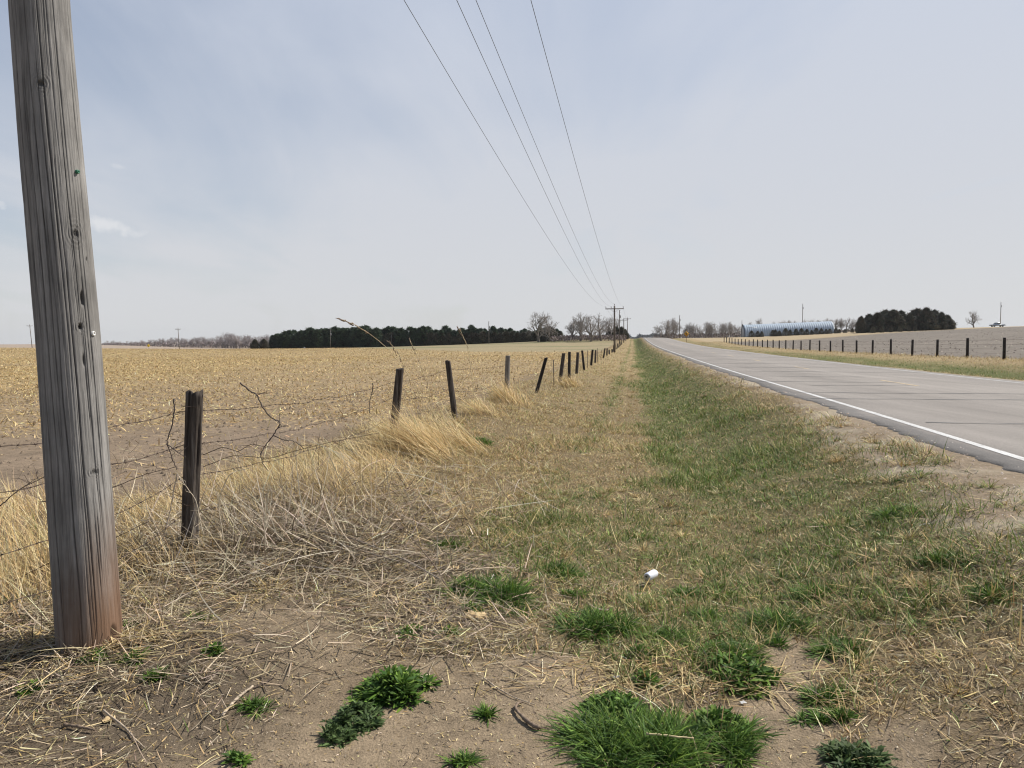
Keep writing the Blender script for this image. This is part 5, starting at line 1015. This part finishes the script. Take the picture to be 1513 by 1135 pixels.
for a in ((588, 1022, 50, 2300, 'leaf', 'large dark green broadleaf weed clump alone on the bare sand in front'), (528, 1062, 34, 1200, 'leaf', 'bluish green weed patch directly left of the large broadleaf clump'), (495, 1090, 26, 420, 'leaf', 'bluish green weed patch at the lower left tail of the broadleaf clump'),
          (912, 1052, 42, 1600, 'leaf', 'bright broadleaf weed at the top of the big green clump near the bottom'), (945, 1105, 88, 2600, 'grass', 'largest bright green grass clump at the bottom edge'), (1090, 1100, 52, 1300, 'grass', 'bright green grass clump at the bottom, right of the largest one'),
          (1060, 1080, 45, 700, 'leaf', 'low green weeds linking the two bottom grass clumps'), (1075, 970, 40, 1000, 'grass', 'lush green grass patch in the centre right of the foreground'), (1090, 1000, 50, 900, 'leaf', 'leafy green weed patch below the lush centre right grass'),
          (1145, 925, 42, 900, 'grass', 'green grass tuft above right of the lush patch'), (1048, 912, 26, 500, 'grass', 'dark green grass tuft below right of the white can'), (946, 968, 20, 260, 'leaf', 'small leafy weed left of the lush patch'), (952, 1008, 24, 320, 'leaf', 'small leafy weed above the big bottom clump'),
          (748, 885, 40, 1400, 'grass', 'short green grass patch beside the curled brown leaf', .75, 1.3), (690, 872, 28, 800, 'grass', 'small green tuft at the right foot of the dead weed heap', .75, 1.3), (695, 905, 20, 240, 'leaf', 'small green weed just above the curled brown leaf'), (838, 880, 18, 220, 'grass', 'small green tuft upper left of the white can'),
          (730, 853, 18, 200, 'grass', 'small green tuft behind the short grass patch'), (1228, 1032, 32, 600, 'grass', 'green weed tuft on the bare soil at lower right'), (1203, 1067, 20, 300, 'grass', 'left of two small round green tufts at lower right'), (1246, 1062, 17, 240, 'grass', 'right of two small round green tufts at lower right'),
          (1262, 1128, 50, 800, 'leaf', 'bluish green weeds cut by the bottom edge at lower right', .6, .45), (1245, 965, 36, 520, 'grass', 'green tuft in the dry grass above the bare patch at lower right'), (143, 974, 20, 260, 'leaf', 'small green weed just below the base of the big pole'), (46, 1018, 17, 200, 'leaf', 'small green weed at the far left in the grey straw'),
          (200, 972, 14, 160, 'grass', 'small olive tuft right below the pole base'), (229, 1004, 14, 160, 'grass', 'small bright tuft in straw lower right of the pole'), (288, 918, 17, 220, 'grass', 'small green tuft in the litter right of the pole'), (192, 928, 10, 100, 'grass', 'tiny green tuft touching the right side of the pole base'),
          (322, 962, 16, 150, 'leaf', 'flat little weed where litter meets the sand'), (380, 1043, 16, 200, 'grass', 'small green tuft on the open sand at lower left'), (345, 1127, 18, 180, 'leaf', 'small weed at the bottom edge at lower left'), (716, 1056, 12, 140, 'grass', 'tiny green tuft centred between the two big clumps'),
          (607, 936, 22, 200, 'leaf', 'thin green weed in the grey straw above the broadleaf clump'), (662, 937, 18, 180, 'leaf', 'low green sprig below the curled brown leaf'), (682, 1130, 16, 150, 'grass', 'tiny tuft at the bottom edge in the middle'), (866, 1086, 18, 240, 'grass', 'small tuft left of the largest grass clump'),
          (20, 888, 22, 220, 'grass', 'green tuft in golden grass at the left edge'), (1150, 950, 20, 200, 'grass', 'small tuft right below the upper right green tuft'), (712, 657, 22, 600, 'grass', 'green tuft among dry grass right of the leaning left post'), (632, 733, 15, 300, 'grass', 'green tuft at the foot of the long bent straw stalk')):
    weed(*a)
for a in ((880, 925, 46, 1100, 'grass', 'broad green grass patch below left of the white can'), (820, 845, 30, 600, 'grass', 'green grass patch left above the white can'), (660, 810, 28, 500, 'grass', 'dull green tuft behind the right end of the dead weed heap'), (770, 905, 26, 450, 'grass', 'green patch right of the curled brown leaf'),
          (985, 945, 30, 550, 'grass', 'green tuft between the can and the lush centre right patch'), (1000, 880, 24, 380, 'grass', 'small green tuft just right of the white can'), (1205, 880, 34, 480, 'grass', 'green tuft among straw blades right of the centre'), (1330, 760, 30, 420, 'grass', 'dark green tuft near the sandy shoulder'), (1400, 830, 34, 480, 'grass', 'spreading green tuft at the edge of the sandy shoulder'), (1455, 880, 30, 420, 'grass', 'green tuft near the right edge below the sandy shoulder')):
    weed(*a)
# ------------------------------------------------------------------ litter and sticks
def can():
    p = ground_at(962, 864); d = np.array([.62, .78, 0]); d /= np.linalg.norm(d); r = .031; z = p[2]+r+.035; root = empty('drink_can', (p[0], p[1], z)); root.scale = (1.0, .9, .9); root.rotation_euler = (0, 0, math.atan2(d[1], d[0])); tag(root, 'white empty drink can lying in the grass of the verge', 'can')
    prof = [(-.061, .0), (-.060, .020), (-.0605, .024), (-.056, .0265), (-.050, .031), (.046, .031), (.056, .026), (.059, .0255), (.060, .0235), (.057, .022), (.0565, 0.)]
    m, nt, out = newmat('white_can'); g = N(nt); tc = g('ShaderNodeTexCoord').outputs['Object']
    f = g.ramp(g.noise(g('ShaderNodeMapping', {'Vector': tc, 'Scale': (1, 1, .4)}).outputs[0], 75, 2), [(.60, 0.), (.64, 1.)]); c = g.mix(g.math('MULTIPLY', f, .5), (.80, .82, .86), (.30, .38, .55)); pp = g('ShaderNodeBsdfPrincipled', {'Base Color': c, 'Roughness': .35, 'Metallic': .1}); nt.links.new(pp.outputs[0], out.inputs[0])
    mb = MB(); mb.tube([(a, 0, 0) for a, b in prof[3:8]], [b for a, b in prof[3:8]], 32, cap=False); mb.build('body', m, root, smooth=True, usecol=False)
    mb = MB(); mb.tube([(a, 0, 0) for a, b in prof[7:]], [max(b, .0005) for a, b in prof[7:]], 32); mb.tube([(a, 0, 0) for a, b in prof[:4]], [max(b, .0005) for a, b in prof[:4]], 32, cap=False); mb.build('end_cap', M_STEEL, root, usecol=False)
    mb = MB(); mb.box((-.0625, .004, .006), (.002, .014, .012)); mb.build('opening', bpy.data.materials['dark_trim'], root)
can()
def scrap(px, py, s, name, lab, cat, mat, seed, flat=.5):
    p = ground_at(px, py); r_ = np.random.default_rng(seed); n = 9; g_ = np.linspace(-1, 1, n); X, Y_ = np.meshgrid(g_, g_); Z_ = flat*(vn(X*1.7+seed, Y_*1.7, seed)-.3)+.25*flat*vn(X*4, Y_*4, seed); e = 1+.25*(vn(X*2+7, Y_*2, seed)-.5)
    V = np.stack([X*s*e, Y_*s*.7*e, np.abs(Z_)*s], -1).reshape(-1, 3); V = np.vstack([V, V-[0, 0, .0015]]); i = (np.arange(n-1)[:, None]*n+np.arange(n-1)[None]).ravel(); q = np.stack([i, i+1, i+n+1, i+n], -1)
    rim = np.concatenate([np.arange(n-1), np.arange(n-1)*n+n-1, n*n-1-np.arange(n-1), (n-1-np.arange(n-1))*n]); r2_ = np.roll(rim, -1); q = np.vstack([q, q[:, ::-1]+n*n, np.stack([r2_, rim, rim+n*n, r2_+n*n], -1)])
    o = mesh_np(name, V, q, None, mat, smooth=True); o.location = (p[0], p[1], p[2]+.012); o.rotation_euler = (0, 0, seed*1.3); tag(o, lab, cat)
M_PAPER = simple('white_paper', (.58, .57, .54), .8, 0, 30, .06); M_HUSK = simple('husk', (.52, .38, .20), .75, 0, 40, .3, stretch=(1, 6, 1))
scrap(910, 1004, .019, 'paper_scrap', 'crumpled white paper scrap above the big green clump', 'paper', M_PAPER, 3, .6); scrap(1098, 1042, .013, 'paper_scrap', 'small flat white scrap on bare soil right of the centre', 'paper', M_PAPER, 5, .5)
scrap(705, 917, .052, 'dry_leaf', 'curled brown dry leaf lying by the short green patch', 'leaf', M_HUSK, 7, 1.1); scrap(160, 1068, .026, 'corn_husk', 'pale corn husk bit in the straw below the big pole', 'husk', M_HUSK, 8, .9)
scrap(592, 798, .04, 'corn_husk', 'pale husk lying at the right rim of the dead weed heap', 'husk', M_HUSK, 11, .8); scrap(669, 843, .04, 'corn_husk', 'tan husk leaf below the dead weed heap', 'husk', M_HUSK, 12, .9); scrap(297, 805, .04, 'corn_husk', 'pale husk lying at the foot of the split post', 'husk', M_HUSK, 13, .9)
def stick(pts, rad, lab, mat, name='stick', cat='stick', lift=.006, tw=0):
    q = []; 
    for a, b in pts: g_ = ground_at(a, b); q.append(g_+[0, 0, rad+lift])
    q = np.array(q); n = max(20, 5*len(q)); s = np.linspace(0, len(q)-1, n); q = np.stack([np.interp(s, np.arange(len(q)), q[:, i]) for i in range(3)], -1)
    for _ in range(3): q[1:-1] = q[:-2]*.25+q[1:-1]*.5+q[2:]*.25
    r_ = np.random.default_rng(len(lab)); q += r_.normal(0, rad*.12, q.shape); mb = MB(); mb.tube(q, np.linspace(rad, rad*.55, n)*(1+.12*r_.normal(size=n)), 8)
    for i in range(tw): c = q[r_.integers(2, n-2)]; d = r_.normal(0, .04, 3); d[2] = abs(d[2])*.5; mb.tube([c, c+d], [rad*.4, rad*.2], 4)
    tag(mb.build(name, mat, smooth=True, usecol=False), lab, cat)
M_STK = simple('brown_stick', (.20, .145, .10), .8, 0, 60, .35); M_PALE = simple('pale_stick', (.45, .36, .26), .8, 0, 60, .3)
stick([(797, 1081), (785, 1075), (770, 1063), (761, 1052), (764, 1044), (772, 1042)], .009, 'thick curved brown stick on the bare soil near the bottom centre', M_STK); stick([(795, 1080), (820, 1074), (842, 1064)], .003, 'thin twig running right from the thick curved stick', M_STK)
stick([(714, 1004), (735, 1020), (760, 1034), (790, 1044)], .0035, 'long thin pale twig above the curved stick', M_PALE); stick([(95, 1075), (140, 1083)], .008, 'short thick stick in the straw below the big pole', M_STK)
stick([(328, 1063), (345, 1042), (358, 1030), (374, 1018)], .008, 'forked pale stick lying on the sand at lower left', M_PALE, tw=4); stick([(374, 1020), (392, 1012), (398, 1008), (406, 1002), (410, 996), (406, 994), (402, 1000)], .003, 'dark hooked wire bit at the end of the forked stick', M_RUST, 'wire_bit', 'wire')
stick([(394, 1025), (390, 1016), (386, 1000)], .003, 'short dark twig standing by the hooked wire bit', M_STK); stick([(152, 1014), (143, 1011), (140, 1018), (148, 1026), (170, 1028), (200, 1022), (235, 1014)], .004, 'dark looped wire lying in straw below the big pole', M_RUST, 'wire_loop', 'wire')
stick([(170, 870), (200, 890), (232, 908)], .007, 'pale stick leaning against litter right of the pole', M_PALE); stick([(0, 862), (20, 860), (45, 856)], .010, 'thick pale stalk lying at the left edge beside the pole', M_PALE)
stick([(152, 1052), (185, 1078), (200, 1096), (214, 1108)], .004, 'bent thin twig on the straw at lower left', M_PALE); stick([(1045, 1022), (1085, 1022), (1125, 1021)], .006, 'straight straw stem lying below the leafy patch', M_STALK); stick([(955, 1111), (1000, 1116), (1025, 1118)], .005, 'straw stem lying across the largest green clump', M_STALK, lift=.07)
stick([(1050, 895), (1080, 900), (1108, 905)], .006, 'pale curved stem lying behind the dark green tuft', M_STALK); stick([(450, 800), (520, 815), (600, 850), (650, 880)], .007, 'long grey branch across the dead weed heap', M_TWIG, lift=.10, tw=6); stick([(470, 812), (540, 835), (590, 850)], .006, 'second grey branch across the dead weed heap', M_TWIG, lift=.09, tw=4)
stick([(540, 765), (600, 800), (640, 850), (660, 885)], .006, 'dark bare branch at the right side of the dead weed heap', M_STK, lift=.08, tw=5); stick([(440, 800), (470, 770), (500, 740)], .007, 'pale upright weed stem in the dead weed heap', M_PALE, lift=.12); stick([(1135, 655), (1150, 668), (1165, 676), (1190, 690)], .008, 'dark rotten stick half sunk in the verge near the road', M_STK)
# ------------------------------------------------------------------ sky, sun, camera
SUN_AZ = math.radians(68); SUN_EL = math.radians(47)
def world():
    w = bpy.data.worlds.new('World'); bpy.context.scene.world = w; w.use_nodes = True; nt = w.node_tree; nt.nodes.clear(); g = N(nt)
    out = nt.nodes.new('ShaderNodeOutputWorld')
    sky = g('ShaderNodeTexSky', sky_type='NISHITA'); sky.sun_disc = False; sky.sun_elevation = SUN_EL; sky.sun_rotation = SUN_AZ
    sky.altitude = 600; sky.air_density = 1.0; sky.dust_density = 1.6; sky.ozone_density = 1.2
    tc = g('ShaderNodeTexCoord').outputs['Generated']; sp = g('ShaderNodeSeparateXYZ', {'Vector': tc})
    zc = g.math('MAXIMUM', sp.outputs[2], .03); px = g.math('DIVIDE', sp.outputs[0], g.math('ADD', zc, .12)); py = g.math('DIVIDE', sp.outputs[1], g.math('ADD', zc, .12))
    pl = g('ShaderNodeCombineXYZ', {0: px, 1: py, 2: 0.}).outputs[0]
    mp = g('ShaderNodeMapping', {'Vector': pl, 'Scale': (1.0, .38, 1), 'Rotation': (0, 0, .9)}).outputs[0]
    n1 = g('ShaderNodeTexNoise', {'Vector': mp, 'Scale': 1.1, 'Detail': 7., 'Roughness': .58, 'Distortion': .5}).outputs[0]
    n2 = g('ShaderNodeTexNoise', {'Vector': pl, 'Scale': .45, 'Detail': 4., 'Roughness': .5}).outputs[0]
    veil = g.math('ADD', g.math('MULTIPLY', n1, .55), g.math('MULTIPLY', n2, .45))
    veil = g.ramp(veil, [(.38, .46), (.62, .90)])
    # more veil toward the sun side (right) and toward the horizon
    side = g.math('MULTIPLY', g.math('ADD', g.math('MULTIPLY', sp.outputs[0], .30), .0), 1.0)
    hz = g.ramp(sp.outputs[2], [(0., 1.), (.30, .30), (.7, .0)])
    up = g.ramp(sp.outputs[2], [(.46, 1.), (.75, .2)]); back = g.ramp(g.math('ADD', g.math('MULTIPLY', sp.outputs[1], .5), .5), [(.25, .35), (.66, 1.)])
    f = g.math('ADD', veil, side); f = g.math('ADD', f, g.math('MULTIPLY', hz, .42)); f = g.math('MINIMUM', g.math('MAXIMUM', f, 0.), .97)
    f = g.math('MULTIPLY', f, up); f = g.math('MULTIPLY', f, back)
    vcol = g.ramp(sp.outputs[2], [(0., (6.15, 6.2, 6.3)), (.16, (5.85, 6.05, 6.5)), (.45, (5.35, 5.85, 6.9)), (1., (4.4, 5.2, 7.))])
    c = g.mix(f, sky.outputs[0], vcol)
    # two small bright puffs low on the left
    for (cx, cy, sx, sy, am) in ((-.455, .130, .060, .022, .6), (-.565, .150, .045, .016, .6), (-.445, .198, .020, .008, .35)):
        dx = g.math('DIVIDE', g.math('SUBTRACT', sp.outputs[0], cx), sx); dz = g.math('DIVIDE', g.math('SUBTRACT', sp.outputs[2], cy), sy)
        dz = g.math('ADD', dz, g.math('MULTIPLY', dx, .35)); rr = g.math('ADD', g.math('MULTIPLY', dx, dx), g.math('MULTIPLY', dz, dz))
        nn = g('ShaderNodeTexNoise', {'Vector': tc, 'Scale': 22., 'Detail': 5., 'Roughness': .6}).outputs[0]
        mk = g.ramp(g.math('ADD', rr, g.math('MULTIPLY', nn, 1.6)), [(.8, 1.), (1.75, 0.)]); mk = g.math('MULTIPLY', g.math('MULTIPLY', mk, am), g.math('GREATER_THAN', sp.outputs[1], 0.))
        c = g.mix(mk, c, (7.3, 7.35, 7.5))
    bg = g('ShaderNodeBackground', {'Color': c, 'Strength': .1}); nt.links.new(bg.outputs[0], out.inputs[0])
world()
def haze():
    mb = MB(); mb.box((0, 900, -20), (5200, 3400, 100)); m, nt, out = newmat('haze_air'); g = N(nt)
    v = g('ShaderNodeVolumePrincipled', {'Color': (.86, .90, .95, 1), 'Density': .00008, 'Anisotropy': .2}); nt.links.new(v.outputs[0], out.inputs['Volume'])
    o = mb.build('haze', m, usecol=False); tag(o, 'faint pale haze in the air over the fields', 'haze', kind='stuff')
haze()
sd = bpy.data.lights.new('sun', 'SUN'); sd.energy = 5.0; sd.angle = math.radians(.6); sd.color = (1, .955, .88)
so = bpy.data.objects.new('sun', sd); C.objects.link(so)
dirv = Vector((math.sin(SUN_AZ)*math.cos(SUN_EL), math.cos(SUN_AZ)*math.cos(SUN_EL), math.sin(SUN_EL)))
so.rotation_euler = dirv.to_track_quat('Z', 'Y').to_euler(); so.location = dirv*50
cam = bpy.data.cameras.new('camera'); co = bpy.data.objects.new('camera', cam); C.objects.link(co)
cam.sensor_width = 36; cam.lens = 36*FPX/1513; cam.clip_end = 20000; cam.clip_start = .1
from mathutils import Matrix
co.matrix_world = Matrix.Translation((0, 0, EYE)) @ Matrix.Rotation(PI/2-PITCH, 4, 'X') @ Matrix.Rotation(-ROLL, 4, 'Z')
s = bpy.context.scene; s.camera = co
s.view_settings.view_transform = 'Standard'; s.view_settings.look = 'None'; s.view_settings.gamma = 1; s.view_settings.exposure = .14
s.cycles.filter_width = 1.15; s.cycles.max_bounces = 6; s.cycles.use_denoising = True
